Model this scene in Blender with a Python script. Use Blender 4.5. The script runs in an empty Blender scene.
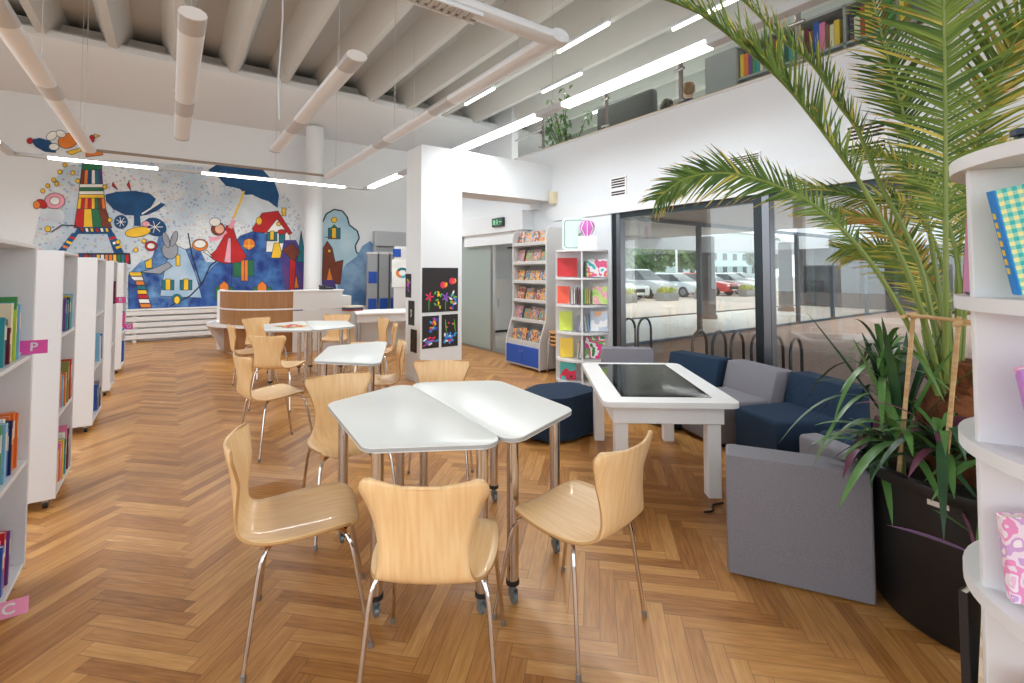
import bpy, bmesh, math, random
from mathutils import Vector, Matrix, Euler
random.seed(7)
PI = math.pi; R = math.radians
S = bpy.context.scene
COL = S.collection

# ------------------------------------------------------------------ materials
def _lin(c):
    return tuple(((v/255)/12.92 if v/255 <= .04045 else ((v/255+.055)/1.055)**2.4) for v in c)
MATS = {}
def mat(name, rgb, rough=.5, metal=0., noise=0., scale=8., bump=0., bscale=200., emit=None, spec=.5, rgb2=None, stretch=None, coat=0.):
    if name in MATS: return MATS[name]
    m = bpy.data.materials.new(name); m.use_nodes = True
    nt = m.node_tree; b = nt.nodes['Principled BSDF']
    c = _lin(rgb)
    b.inputs['Base Color'].default_value = (*c, 1)
    b.inputs['Roughness'].default_value = rough
    b.inputs['Metallic'].default_value = metal
    b.inputs['Specular IOR Level'].default_value = spec
    if coat: b.inputs['Coat Weight'].default_value = coat
    if emit:
        b.inputs['Emission Color'].default_value = (*_lin(emit[0]), 1)
        b.inputs['Emission Strength'].default_value = emit[1]
    if noise or rgb2 or bump:
        tc = nt.nodes.new('ShaderNodeTexCoord')
        src = tc.outputs['Object']
        if stretch:
            mp = nt.nodes.new('ShaderNodeMapping'); mp.inputs['Scale'].default_value = stretch
            nt.links.new(src, mp.inputs['Vector']); src = mp.outputs['Vector']
    if noise or rgb2:
        n = nt.nodes.new('ShaderNodeTexNoise'); n.inputs['Scale'].default_value = scale
        n.inputs['Detail'].default_value = 4
        nt.links.new(src, n.inputs['Vector'])
        r = nt.nodes.new('ShaderNodeValToRGB')
        c2 = _lin(rgb2) if rgb2 else tuple(min(1, v*(1+noise)) for v in c)
        c1 = c if rgb2 else tuple(v*(1-noise) for v in c)
        r.color_ramp.elements[0].position = .33; r.color_ramp.elements[1].position = .67
        r.color_ramp.elements[0].color = (*c1, 1); r.color_ramp.elements[1].color = (*c2, 1)
        nt.links.new(n.outputs['Fac'], r.inputs['Fac'])
        nt.links.new(r.outputs['Color'], b.inputs['Base Color'])
    if bump:
        n2 = nt.nodes.new('ShaderNodeTexNoise'); n2.inputs['Scale'].default_value = bscale
        nt.links.new(src, n2.inputs['Vector'])
        bp = nt.nodes.new('ShaderNodeBump'); bp.inputs['Strength'].default_value = bump; bp.inputs['Distance'].default_value = .01
        nt.links.new(n2.outputs['Fac'], bp.inputs['Height'])
        nt.links.new(bp.outputs['Normal'], b.inputs['Normal'])
    MATS[name] = m
    return m

def print_mat(name, cols, scale=14.):
    """a printed cover: patches of several inks"""
    if name in MATS: return MATS[name]
    m = bpy.data.materials.new(name); m.use_nodes = True
    nt = m.node_tree; b = nt.nodes['Principled BSDF']; b.inputs['Roughness'].default_value = .35
    tc = nt.nodes.new('ShaderNodeTexCoord'); n = nt.nodes.new('ShaderNodeTexNoise')
    n.inputs['Scale'].default_value = scale; n.inputs['Detail'].default_value = 1.5
    oi = nt.nodes.new('ShaderNodeObjectInfo'); ad = nt.nodes.new('ShaderNodeVectorMath'); ad.operation = 'ADD'
    nt.links.new(tc.outputs['Object'], ad.inputs[0]); nt.links.new(oi.outputs['Location'], ad.inputs[1])
    nt.links.new(ad.outputs[0], n.inputs['Vector'])
    r = nt.nodes.new('ShaderNodeValToRGB'); r.color_ramp.interpolation = 'CONSTANT'
    k = len(cols)
    for i, c in enumerate(cols):
        p = .0 if i == 0 else .34 + .32*(i-1)/max(1, k-2)
        e = r.color_ramp.elements[i] if i < 2 else r.color_ramp.elements.new(p)
        e.position = p; e.color = (*_lin(c), 1)
    nt.links.new(n.outputs['Fac'], r.inputs['Fac']); nt.links.new(r.outputs['Color'], b.inputs['Base Color'])
    MATS[name] = m
    return m

def glass_mat(name, tint=(.96, .98, .97), refl=1.0):
    if name in MATS: return MATS[name]
    m = bpy.data.materials.new(name); m.use_nodes = True
    nt = m.node_tree; nt.nodes.clear()
    o = nt.nodes.new('ShaderNodeOutputMaterial'); mx = nt.nodes.new('ShaderNodeMixShader')
    t = nt.nodes.new('ShaderNodeBsdfTransparent'); t.inputs['Color'].default_value = (*tint, 1)
    g = nt.nodes.new('ShaderNodeBsdfGlossy'); g.inputs['Roughness'].default_value = .0
    f = nt.nodes.new('ShaderNodeFresnel'); f.inputs['IOR'].default_value = 1.52
    ge = nt.nodes.new('ShaderNodeNewGeometry'); io = nt.nodes.new('ShaderNodeMath'); io.operation = 'MULTIPLY_ADD'; io.inputs[1].default_value = 1/1.52-1.52; io.inputs[2].default_value = 1.52
    nt.links.new(ge.outputs['Backfacing'], io.inputs[0]); nt.links.new(io.outputs[0], f.inputs['IOR'])     # same pane seen from either side
    mu = nt.nodes.new('ShaderNodeMath'); mu.operation = 'MULTIPLY'; mu.inputs[1].default_value = refl; mu.use_clamp = True
    nt.links.new(f.outputs[0], mu.inputs[0]); nt.links.new(mu.outputs[0], mx.inputs[0])
    nt.links.new(t.outputs[0], mx.inputs[1]); nt.links.new(g.outputs[0], mx.inputs[2]); nt.links.new(mx.outputs[0], o.inputs['Surface'])
    MATS[name] = m
    return m

def parquet_mat():
    m = bpy.data.materials.new('oak_parquet'); m.use_nodes = True
    nt = m.node_tree; L = nt.links; b = nt.nodes['Principled BSDF']
    def M(op, a, c=None, clamp=False):
        n = nt.nodes.new('ShaderNodeMath'); n.operation = op; n.use_clamp = clamp
        for i, v in enumerate((a, c)):
            if v is None: continue
            if isinstance(v, (int, float)): n.inputs[i].default_value = v
            else: L.new(v, n.inputs[i])
        return n.outputs[0]
    W, N = .066, 7.
    tc = nt.nodes.new('ShaderNodeTexCoord'); sp = nt.nodes.new('ShaderNodeSeparateXYZ'); L.new(tc.outputs['Object'], sp.inputs[0])
    x = M('ADD', sp.outputs[0], 20.13); y = M('ADD', sp.outputs[1], 20.05)
    k = .70710678/W
    u = M('MULTIPLY', M('ADD', x, y), k); v = M('ADD', M('MULTIPLY', M('SUBTRACT', y, x), k), 700.)
    i = M('FLOOR', u); j = M('FLOOR', v); d = M('SUBTRACT', i, j)
    d2 = M('ADD', d, 1400*1.)                                    # keep it positive for modulo
    kk = M('MODULO', d2, 2*N)
    vert = M('GREATER_THAN', kk, N-.5)
    # horizontal plank
    hid = M('FLOOR', M('DIVIDE', d2, 2*N)); hal = M('MODULO', M('ADD', M('SUBTRACT', u, j), 1400.), 2*N); hcr = M('FRACT', v)
    e = M('ADD', M('SUBTRACT', M('SUBTRACT', j, i), 1.), 1400.)
    vid = M('FLOOR', M('DIVIDE', e, 2*N)); val = M('MODULO', M('ADD', M('SUBTRACT', M('SUBTRACT', v, i), 1.), 1400.), 2*N); vcr = M('FRACT', u)
    def mix(a, c):
        return M('ADD', M('MULTIPLY', a, M('SUBTRACT', 1., vert)), M('MULTIPLY', c, vert))
    ida = mix(hid, i); idb = mix(j, M('ADD', vid, .37)); al = mix(hal, val); cr = mix(hcr, vcr)
    cv = nt.nodes.new('ShaderNodeCombineXYZ'); L.new(ida, cv.inputs[0]); L.new(idb, cv.inputs[1]); L.new(vert, cv.inputs[2])
    wn = nt.nodes.new('ShaderNodeTexWhiteNoise'); wn.noise_dimensions = '3D'; L.new(cv.outputs[0], wn.inputs['Vector'])
    # grain
    gv = nt.nodes.new('ShaderNodeCombineXYZ'); L.new(M('ADD', M('MULTIPLY', al, .22), M('MULTIPLY', wn.outputs['Value'], 50.)), gv.inputs[0]); L.new(M('MULTIPLY', cr, 2.2), gv.inputs[1]); L.new(M('MULTIPLY', wn.outputs['Value'], 91.), gv.inputs[2])
    gn = nt.nodes.new('ShaderNodeTexNoise'); gn.inputs['Scale'].default_value = 2.2; gn.inputs['Detail'].default_value = 5; L.new(gv.outputs[0], gn.inputs['Vector'])
    fac = M('ADD', M('ADD', M('MULTIPLY', wn.outputs['Value'], .52), .06), M('MULTIPLY', M('SUBTRACT', gn.outputs['Fac'], .32), .8))
    rp = nt.nodes.new('ShaderNodeValToRGB'); els = rp.color_ramp.elements
    cols = [(0, (142, 90, 44)), (.3, (178, 122, 64)), (.55, (200, 144, 82)), (.78, (215, 162, 98)), (1, (240, 200, 142))]
    els[0].position = 0; els[0].color = (*_lin(cols[0][1]), 1); els[1].position = 1; els[1].color = (*_lin(cols[-1][1]), 1)
    for p, c in cols[1:-1]:
        q = els.new(p); q.color = (*_lin(c), 1)
    L.new(fac, rp.inputs['Fac'])
    # gaps
    ce = M('MINIMUM', cr, M('SUBTRACT', 1., cr)); ae = M('MINIMUM', al, M('SUBTRACT', N, al)); ed = M('MINIMUM', ce, ae)
    gap = M('LESS_THAN', ed, .022)
    mc = nt.nodes.new('ShaderNodeMix'); mc.data_type = 'RGBA'; L.new(M('MULTIPLY', gap, .5), mc.inputs[0]); L.new(rp.outputs['Color'], mc.inputs[6]); mc.inputs[7].default_value = (.05, .025, .01, 1)
    L.new(mc.outputs[2], b.inputs['Base Color'])
    b.inputs['Roughness'].default_value = .33; b.inputs['Specular IOR Level'].default_value = .45
    bp = nt.nodes.new('ShaderNodeBump'); bp.inputs['Strength'].default_value = .12; bp.inputs['Distance'].default_value = .004
    L.new(M('SUBTRACT', gn.outputs['Fac'], gap), bp.inputs['Height']); L.new(bp.outputs['Normal'], b.inputs['Normal'])
    return m

def brick_mat(name, c1, c2, mortar, scale, rough=.85):
    m = bpy.data.materials.new(name); m.use_nodes = True; nt = m.node_tree; b = nt.nodes['Principled BSDF']
    tc = nt.nodes.new('ShaderNodeTexCoord'); bt = nt.nodes.new('ShaderNodeTexBrick')
    bt.inputs['Color1'].default_value = (*_lin(c1), 1); bt.inputs['Color2'].default_value = (*_lin(c2), 1); bt.inputs['Mortar'].default_value = (*_lin(mortar), 1)
    bt.inputs['Scale'].default_value = scale; bt.inputs['Mortar Size'].default_value = .015
    nt.links.new(tc.outputs['Object'], bt.inputs['Vector']); nt.links.new(bt.outputs['Color'], b.inputs['Base Color']); b.inputs['Roughness'].default_value = rough
    return m

WALL = mat('white_wall_paint', (226, 230, 233), .8, bump=.25, bscale=60)
PARAP = mat('white_textured_plaster', (224, 229, 234), .85, bump=.5, bscale=45)
CEIL = mat('grey_ceiling_paint', (186, 187, 184), .9)
BEAM = mat('beam_paint', (208, 209, 206), .85)
WHITE = mat('white_laminate', (240, 240, 240), .4)
SHELFW = mat('white_shelf_board', (226, 227, 230), .45)
GREYW = mat('light_grey_laminate', (218, 217, 216), .5)
TOPW = mat('white_tabletop', (238, 242, 240), .35)
TEDGE = mat('grey_edge_band', (176, 180, 182), .5)
CHROME = mat('chrome', (214, 208, 204), .12, 1.)
STEEL = mat('brushed_steel', (178, 176, 174), .3, 1.)
BLACK = mat('black_plastic', (22, 22, 24), .4)
PLYE = mat('ply_edge', (196, 150, 96), .5)
PLY = mat('beech_veneer', (238, 194, 138), .38, rgb2=(247, 211, 158), scale=3., stretch=(2, 22, 2), coat=.15)
OAK = mat('oak_veneer_brown', (154, 106, 62), .42, rgb2=(172, 122, 76), scale=4., stretch=(9, 9, .5))
FRAME = mat('dark_bronze_frame', (52, 58, 62), .32, .85)
ALU = mat('bright_aluminium', (132, 135, 142), .34, 1.)
GLASS = glass_mat('window_glass', refl=1.9)
GLASSR = glass_mat('railing_glass', (.93, .97, .95), .8)
BLUEF = mat('navy_fabric', (22, 48, 74), .9, noise=.12, scale=260, bump=.4, bscale=500)
GREYF = mat('grey_fabric', (134, 132, 140), .92, noise=.16, scale=260, bump=.4, bscale=500)
LAMPW = mat('lamp_housing_white', (230, 237, 244), .4)
LAMPD = mat('lamp_diffuser_unlit', (232, 240, 247), .3)
LAMPG = mat('lamp_grey_section', (194, 198, 202), .4)
LAMPON = mat('lamp_lit', (255, 255, 255), .5, emit=((255, 253, 250), 6.))
TUBEON = mat('ceiling_tube_lit', (255, 255, 255), .5, emit=((255, 250, 236), 4.))
PAPER = mat('paper_pages', (240, 236, 224), .8)
PINK = mat('pink_acrylic', (250, 92, 184), .3)
PINKL = mat('pale_pink_acrylic', (244, 160, 200), .3)
BLACKGL = mat('screen_black_glass', (18, 20, 21), .04, spec=.7)

# ------------------------------------------------------------------ mesh builder
class MB:
    def __init__(s): s.bm = bmesh.new(); s.mats = []
    def mi(s, m):
        if m not in s.mats: s.mats.append(m)
        return s.mats.index(m)
    def _set(s, faces, m):
        i = s.mi(m)
        for f in faces: f.material_index = i
    def box(s, a, b, m, bev=0., rot=None, seg=1):
        a = Vector(a); b = Vector(b); c = (a+b)/2; d = b-a
        return s.obox(c, d, rot, m, bev, seg)
    def obox(s, c, d, rot, m, bev=0., seg=1):
        M = Matrix.Translation(c) @ (rot.to_matrix().to_4x4() if isinstance(rot, Euler) else (rot.to_4x4() if rot else Matrix())) @ Matrix.Diagonal((abs(d[0]), abs(d[1]), abs(d[2]), 1))
        r = bmesh.ops.create_cube(s.bm, size=1, matrix=M); vs = r['verts']
        fs = list({f for v in vs for f in v.link_faces}); s._set(fs, m)
        if bev:
            es = list({e for v in vs for e in v.link_edges})
            bmesh.ops.bevel(s.bm, geom=es, offset=bev, segments=seg, affect='EDGES', profile=.5, clamp_overlap=True)
        return s
    def tube(s, pts, r, m, n=8, caps=True):
        P = [Vector(p) for p in pts]; k = len(P)
        rr = r if isinstance(r, (list, tuple)) else [r]*k
        T = []
        for i in range(k):
            t = (P[min(i+1, k-1)] - P[max(i-1, 0)])
            T.append(t.normalized() if t.length > 1e-9 else Vector((0, 0, 1)))
        up = Vector((0, 0, 1)) if abs(T[0].z) < .9 else Vector((1, 0, 0))
        nrm = (up - T[0]*up.dot(T[0])).normalized(); rings = []
        for i in range(k):
            nrm = (nrm - T[i]*nrm.dot(T[i])); nrm = nrm.normalized() if nrm.length > 1e-6 else T[i].orthogonal().normalized()
            bn = T[i].cross(nrm)
            rings.append([s.bm.verts.new(P[i] + (nrm*math.cos(2*PI*j/n) + bn*math.sin(2*PI*j/n))*rr[i]) for j in range(n)])
        fs = []
        for i in range(k-1):
            for j in range(n):
                fs.append(s.bm.faces.new((rings[i][j], rings[i][(j+1) % n], rings[i+1][(j+1) % n], rings[i+1][j])))
        if caps:
            fs.append(s.bm.faces.new(list(reversed(rings[0])))); fs.append(s.bm.faces.new(rings[-1]))
        s._set(fs, m); return s
    def lathe(s, prof, m, n=24, c=(0, 0, 0), sx=1., sy=1.):
        rings = []
        for r, z in prof:
            if r < 1e-6: rings.append([s.bm.verts.new((c[0], c[1], c[2]+z))])
            else: rings.append([s.bm.verts.new((c[0]+sx*r*math.cos(2*PI*j/n), c[1]+sy*r*math.sin(2*PI*j/n), c[2]+z)) for j in range(n)])
        fs = []
        for a, b in zip(rings, rings[1:]):
            for j in range(n):
                q = (j+1) % n
                if len(a) == 1 and len(b) == 1: continue
                if len(a) == 1: fs.append(s.bm.faces.new((a[0], b[q], b[j])))
                elif len(b) == 1: fs.append(s.bm.faces.new((a[j], a[q], b[0])))
                else: fs.append(s.bm.faces.new((a[j], a[q], b[q], b[j])))
        s._set(fs, m); return s
    def prism(s, poly, z0, z1, m, M=None, bev=0., mside=None, seg=2):
        M = M or Matrix()
        lo = [s.bm.verts.new(M @ Vector((p[0], p[1], z0))) for p in poly]
        hi = [s.bm.verts.new(M @ Vector((p[0], p[1], z1))) for p in poly]
        n = len(poly); top = s.bm.faces.new(hi); bot = s.bm.faces.new(list(reversed(lo)))
        sd = [s.bm.faces.new((lo[i], lo[(i+1) % n], hi[(i+1) % n], hi[i])) for i in range(n)]
        s._set([top, bot], m); s._set(sd, mside or m)
        if bev:
            es = list({e for f in (top, bot) for e in f.edges})
            bmesh.ops.bevel(s.bm, geom=es, offset=bev, segments=seg, affect='EDGES', profile=.5, clamp_overlap=True)
        return s
    def grid(s, fn, nu, nv, m):
        V = [[s.bm.verts.new(fn(i/nu, j/nv)) for j in range(nv+1)] for i in range(nu+1)]
        s._set([s.bm.faces.new((V[i][j], V[i+1][j], V[i+1][j+1], V[i][j+1])) for i in range(nu) for j in range(nv)], m); return s
    def face(s, pts, m):
        s._set([s.bm.faces.new([s.bm.verts.new(p) for p in pts])], m); return s
    def ball(s, c, rad, m, u=12, v=8, rot=None):
        M = Matrix.Translation(c) @ (rot.to_matrix().to_4x4() if rot else Matrix()) @ Matrix.Diagonal((*((rad,)*3 if isinstance(rad, (int, float)) else rad), 1))
        r = bmesh.ops.create_uvsphere(s.bm, u_segments=u, v_segments=v, radius=1, matrix=M)
        s._set({f for q in r['verts'] for f in q.link_faces}, m); return s
    def build(s, name, parent=None, angle=35, recalc=True):
        if recalc: bmesh.ops.recalc_face_normals(s.bm, faces=s.bm.faces)
        me = bpy.data.meshes.new(name); s.bm.to_mesh(me); s.bm.free()
        for m in s.mats: me.materials.append(m)
        me.polygons.foreach_set('use_smooth', [True]*len(me.polygons))
        me.set_sharp_from_angle(angle=R(angle))
        o = bpy.data.objects.new(name, me); COL.objects.link(o)
        if parent: o.parent = parent
        return o

def tag(o, label=None, cat=None, group=None, kind=None):
    if label: o['label'] = label
    if cat: o['category'] = cat
    if group: o['group'] = group
    if kind: o['kind'] = kind
    return o
def thing(name, label, cat, loc=(0, 0, 0), rz=0, group=None, rot=None):
    o = bpy.data.objects.new(name, None); COL.objects.link(o); o.empty_display_size = .1
    o.location = loc; o.rotation_euler = rot if rot else (0, 0, rz)
    return tag(o, label, cat, group)
def struct(o): o['kind'] = 'structure'; return o
def dup(root, loc, rz=0, label=None, rot=None):
    c = root.copy(); COL.objects.link(c); c.location = loc; c.rotation_euler = rot if rot else (0, 0, rz)
    if label: c['label'] = label
    def rec(a, b):
        for ch in list(a.children):
            d = ch.copy(); COL.objects.link(d); d.parent = b; rec(ch, d)
    rec(root, c)
    return c
def catmull(P, n):
    P = [Vector(p) for p in P]; out = []; k = len(P)
    for q in range(n+1):
        t = q/n*(k-1); i = min(int(t), k-2); f = t-i
        p0 = P[max(i-1, 0)]; p1 = P[i]; p2 = P[i+1]; p3 = P[min(i+2, k-1)]
        out.append(.5*((2*p1)+(p2-p0)*f+(2*p0-5*p1+4*p2-p3)*f*f+(3*p1-p0-3*p2+p3)*f**3))
    return out
def rounded(poly, r, n=5):
    out = []; k = len(poly)
    for i in range(k):
        p = Vector((*poly[i], 0)); a = Vector((*poly[i-1], 0)); b = Vector((*poly[(i+1) % k], 0))
        da = (a-p).normalized(); db = (b-p).normalized(); ang = da.angle(db); d = min(r/math.tan(ang/2), (a-p).length*.45, (b-p).length*.45); rr = d*math.tan(ang/2)
        c = p + (da+db).normalized()*(rr/math.sin(ang/2)); s0 = p+da*d-c; s1 = p+db*d-c
        for q in range(n+1):
            v = s0.lerp(s1, q/n).normalized()*rr + c; out.append((v.x, v.y))
    return out
def text_into(mb, txt, size, M, m, depth=.001):
    cu = bpy.data.curves.new('t', 'FONT'); cu.body = txt; cu.size = size; cu.extrude = depth; cu.align_x = 'CENTER'; cu.align_y = 'CENTER'; cu.offset = size*.02
    o = bpy.data.objects.new('t', cu); COL.objects.link(o); dg = bpy.context.evaluated_depsgraph_get(); me = bpy.data.meshes.new_from_object(o.evaluated_get(dg))
    me.transform(M); nf = len(mb.bm.faces); mb.bm.from_mesh(me); mb.bm.faces.ensure_lookup_table(); mb._set(mb.bm.faces[nf:], m)
    bpy.data.objects.remove(o); bpy.data.curves.remove(cu); bpy.data.meshes.remove(me)
ORD = ['first', 'second', 'third', 'fourth', 'fifth', 'sixth', 'seventh', 'eighth', 'ninth', 'tenth', 'eleventh', 'twelfth', 'thirteenth', 'fourteenth', 'fifteenth', 'sixteenth', 'seventeenth', 'eighteenth', 'nineteenth', 'twentieth', 'twenty-first', 'twenty-second', 'twenty-third', 'twenty-fourth', 'twenty-fifth', 'twenty-sixth']

# ------------------------------------------------------------------ camera
H_EYE = 1.42; FPX = 484.; PITCH = R(2.2); YAW = R(35.25)
cd = bpy.data.cameras.new('camera'); cam = bpy.data.objects.new('camera', cd); COL.objects.link(cam)
cam.location = (0, 0, H_EYE); cam.rotation_euler = (PI/2+PITCH, 0, -YAW)
cd.sensor_width = 36; cd.lens = 36*FPX/1024; cd.clip_start = .05; cd.clip_end = 500
cd.shift_y = -((683/2) - (272 - FPX*math.tan(PITCH)))/1024
S.camera = cam

# ------------------------------------------------------------------ world
w = bpy.data.worlds.new('overcast_sky'); S.world = w; w.use_nodes = True
bg = w.node_tree.nodes['Background']; bg.inputs['Color'].default_value = (.90, .96, 1, 1); bg.inputs['Strength'].default_value = 2.2
S.view_settings.view_transform = 'Standard'; S.view_settings.look = 'None'; S.view_settings.gamma = 1; S.view_settings.use_curve_mapping = False
S.view_settings.exposure = 0.3
S.cycles.use_denoising = True
S.cycles.max_bounces = 8; S.cycles.diffuse_bounces = 5; S.cycles.glossy_bounces = 4; S.cycles.transparent_max_bounces = 16
S.cycles.caustics_reflective = False; S.cycles.caustics_refractive = False; S.cycles.sample_clamp_indirect = 6

# ================================================================== THE ROOM
XW = 4.82; YB = 12.55; ZC = 5.86
b = MB(); b.box((-5, -3.5, -.12), (4.97, YB+.2, 0), parquet_mat()); struct(b.build('floor'))
b = MB(); b.box((-5, YB, 0), (7.4, YB+.2, ZC), WALL); b.box((7.4, YB, 2.95), (13, YB+.2, ZC), WALL); struct(b.build('wall_back'))
b = MB(); b.box((-5.2, -3.5, 0), (-5, YB+.2, .35), WALL); b.box((-5.2, -3.5, 4.9), (-5, YB+.2, ZC), WALL); b.box((-5.2, 9.5, .35), (-5, YB+.2, 4.9), WALL)
for y in (-3.5, -1, 1.5, 4, 6.5): b.box((-5.2, y, .35), (-5, y+.25, 4.9), WALL)  # out of view; tall openings added to let in fill daylight
struct(b.build('wall_left'))
# the facade behind the camera: sill, head and piers around tall openings
b = MB(); b.box((-5.2, -3.7, 0), (4.97, -3.5, .35), WALL); b.box((-5.2, -3.7, 4.9), (12, -3.5, ZC), WALL); b.box((4.97, -3.7, 2.72), (12, -3.5, 3.3), WALL)
for x in (-5.2, -2.7, -.2, 2.3, 4.72, 7.2, 9.7): b.box((x, -3.7, .35 if x < 4.8 else 3.3), (x+.25, -3.5, 4.9), WALL)
struct(b.build('wall_front'))
b = MB()
b.box((XW, -3.5, 0), (XW+.15, 4.52, .1), WALL); b.box((XW, -3.5, 2.2), (XW+.15, 4.52, 3.35), PARAP); b.box((XW, 4.52, 0), (XW+.15, 6.55, 3.35), PARAP)
b.box((XW, 6.55, 2.1), (XW+.15, 9.2, 3.35), PARAP); b.box((XW, 9.2, 0), (XW+.15, 10.2, 3.35), PARAP); b.box((XW+.15, 10.0, 0), (7.4, 10.2, 3.35), PARAP); b.box((7.2, 10.2, 0), (7.4, YB, ZC), PARAP)
b.box((XW-.02, -3.5, 3.35), (XW+.19, 10.2, 3.37), GREYW)
struct(b.build('wall_right'))
b = MB(); b.box((XW-.025, -3.5, 2.2), (XW, 5.7, 2.42), WALL); struct(b.build('trim_1'))
b = MB(); b.box((XW-.22, 6.22, 2.1), (XW, 9.3, 2.42), WALL, .004); b.box((XW-.1, 6.0, 2.42), (XW, 9.3, 2.62), WALL); b.box((XW-.16, 6.3, 1.9), (XW-.06, 8.2, 2.1), WALL); struct(b.build('trim_2'))
# column and beam of the portal
b = MB(); b.box((2.62, 5.73, 0), (3.22, 6.2, 3.07), WALL); b.box((3.22, 5.73, 2.51), (XW, 6.2, 3.07), WALL); b.box((2.615, 5.725, 0), (3.225, 6.205, .05), GREYW)
struct(b.build('wall_portal'))
b = MB(); b.lathe([(.2, 0), (.2, 4.86)], WALL, 32, (2.76, 12.05, 0)); struct(b.build('round_column'))
# soffit along the mural wall
b = MB()
prof = [(YB, 4.76), (YB, 5.5), (10.98, 5.5), (10.9, 5.44), (10.9, 5.32), (11.0, 5.22), (11.3, 5.09), (11.8, 4.92), (12.2, 4.81)]
M = Matrix(((0, 0, 1, 0), (1, 0, 0, 0), (0, 1, 0, 0), (0, 0, 0, 1)))
b.prism(prof, -5, 13, WALL, M); struct(b.build('soffit'))
b = MB(); b.box((-5, 11.3, 5.4), (13, 11.4, 5.74), BEAM); struct(b.build('trim_6'))
b = MB(); b.box((-5.2, -3.7, ZC), (13, YB+.2, ZC+.2), CEIL); struct(b.build('ceiling'))
for k in range(-3, 13):
    x = .03 + .925*k
    b = MB(); pr = [(-.055, 5.36), (.055, 5.36), (.075, 5.4), (.25, ZC), (-.25, ZC), (-.075, 5.4)]
    M = Matrix(((1, 0, 0, x), (0, 0, 1, 0), (0, 1, 0, 0), (0, 0, 0, 1)))
    b.prism(pr, -3.5, YB, BEAM, M); struct(b.build('ceiling_beam'))
# mezzanine
b = MB(); b.box((XW+.15, -3.5, 2.72), (13, 10.0, 2.95), WALL); b.box((7.4, 10.0, 2.72), (13, YB, 2.95), WALL); struct(b.build('mezzanine_floor'))
CREAM = mat('cream_wall_paint', (236, 228, 206), .85)
b = MB(); b.box((10.4, -3.5, 2.95), (10.6, YB, ZC), CREAM); struct(b.build('wall_mezzanine'))
b = MB(); b.box((10.2, -3.5, 3.95), (10.4, YB, 4.12), WHITE); struct(b.build('trim_3'))
# ------------------------------------------------------------------ windows, lobby and porch
def window(name): return struct(thing(name, None, None))
def glazing_x(name, X, ys, z0, z1, m=FRAME):
    """glazed wall lying along Y at X: frame, posts and panes"""
    w = window(name); f = MB()
    f.box((X-.05, ys[0], z0), (X+.05, ys[-1], z0+.07), m); f.box((X-.05, ys[0], z1-.07), (X+.05, ys[-1], z1), m)
    f.build('window_frame', w)
    for q, y in enumerate(ys):
        p = MB(); y0 = y if q == 0 else y-.08; y1 = y if q == len(ys)-1 else y+.08
        if q == 0: y1 = y+.14
        if q == len(ys)-1: y0 = y-.14
        ym = (y0+y1)/2
        p.box((X-.06, ym, z0), (X+.06, y1, z1), m, .004); p.box((X-.055, y0, z0), (X+.05, ym, z1), ALU, .004); p.build('window_post', w)
    for y0, y1 in zip(ys, ys[1:]):
        g = MB(); g.box((X-.006, y0+.06, z0+.05), (X+.006, y1-.06, z1-.05), GLASS); g.build('window_pane', w)
    return w
glazing_x('window_1', XW+.075, [-3.4, -1.5, .47, 2.51, 4.52], .1, 2.2)
def glazing_y(name, Y, xs, z0, z1, zh, m=FRAME):
    w = window(name); f = MB()
    f.box((xs[0], Y-.04, z0), (xs[-1], Y+.04, z0+.05), m); f.box((xs[0], Y-.04, zh), (xs[-1], Y+.04, z1), m); f.build('window_frame', w)
    for x in xs:
        p = MB(); p.box((x-.035, Y-.05, z0), (x+.035, Y+.05, z1), m); p.build('window_post', w)
    for x0, x1 in zip(xs, xs[1:]):
        g = MB(); g.box((x0+.03, Y-.004, z0+.04), (x1-.03, Y+.004, zh+.02), GLASS); g.build('window_pane', w)
BLUEGREY = mat('blue_grey_frame', (78, 98, 112), .4, .5)
glazing_y('window_2', 6.4, [5.05, 9.62, 14.2, 16.4, 19.0, 21.8], 0, 2.52, 2.44, BLUEGREY)
b = MB(); b.box((4.97, 6.45, -.1), (22, 9.9, 0), brick_mat('lobby_tiles', (206, 198, 190), (214, 206, 198), (190, 182, 176), 2., .4)); struct(b.build('lobby_floor'))
PAVE = brick_mat('brick_paving', (158, 130, 116), (172, 144, 130), (128, 108, 98), 5.)
b = MB(); b.box((4.97, -6, -.1), (22, 6.45, -.01), PAVE); struct(b.build('paving'))
b = MB(); b.box((-30, -40, -.2), (140, 120, -.1), mat('pinkish_asphalt', (196, 180, 168), .9, noise=.1, scale=.6)); struct(b.build('ground'))
b = MB(); b.box((4.97, -3.5, 2.52), (13.0, 10.2, 2.72), mat('porch_ceiling_paint', (220, 222, 224), .8)); struct(b.build('porch_ceiling'))
b = MB(); b.box((7.4, 10.0, 2.17), (26, 10.2, 2.72), mat('porch_fascia_paint', (214, 216, 220), .8)); struct(b.build('trim_4'))
b = MB(); b.box((4.97, 9.84, -.1), (22, 9.94, .03), mat('dark_kerb', (70, 66, 64), .8)); struct(b.build('trim_5'))
# facing wing of the building: dark plinth, dark-framed shop glazing
b = MB(); FAC = mat('dark_facade_panel', (96, 90, 90), .7); b.box((22, -6, -.1), (22.3, 9.9, .55), FAC); b.box((22, -6, 2.4), (22.3, 9.9, 3.6), mat('pale_facade', (196, 200, 206), .7))
for y in (-6, -3.6, -1.3, 1.0, 2.6, 4.2, 5.8, 7.4, 9.65): b.box((22, y, .55), (22.3, y+.22, 2.4), FRAME)
for y in (1.9, 3.5, 5.1): b.box((21.9, y, .0), (22.0, y+.1, 2.4), BLUEGREY)
b.box((22.15, -6, .55), (22.2, 9.9, 2.4), mat('dark_shop_glass', (58, 62, 66), .08)); struct(b.build('facing_wing'))
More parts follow.
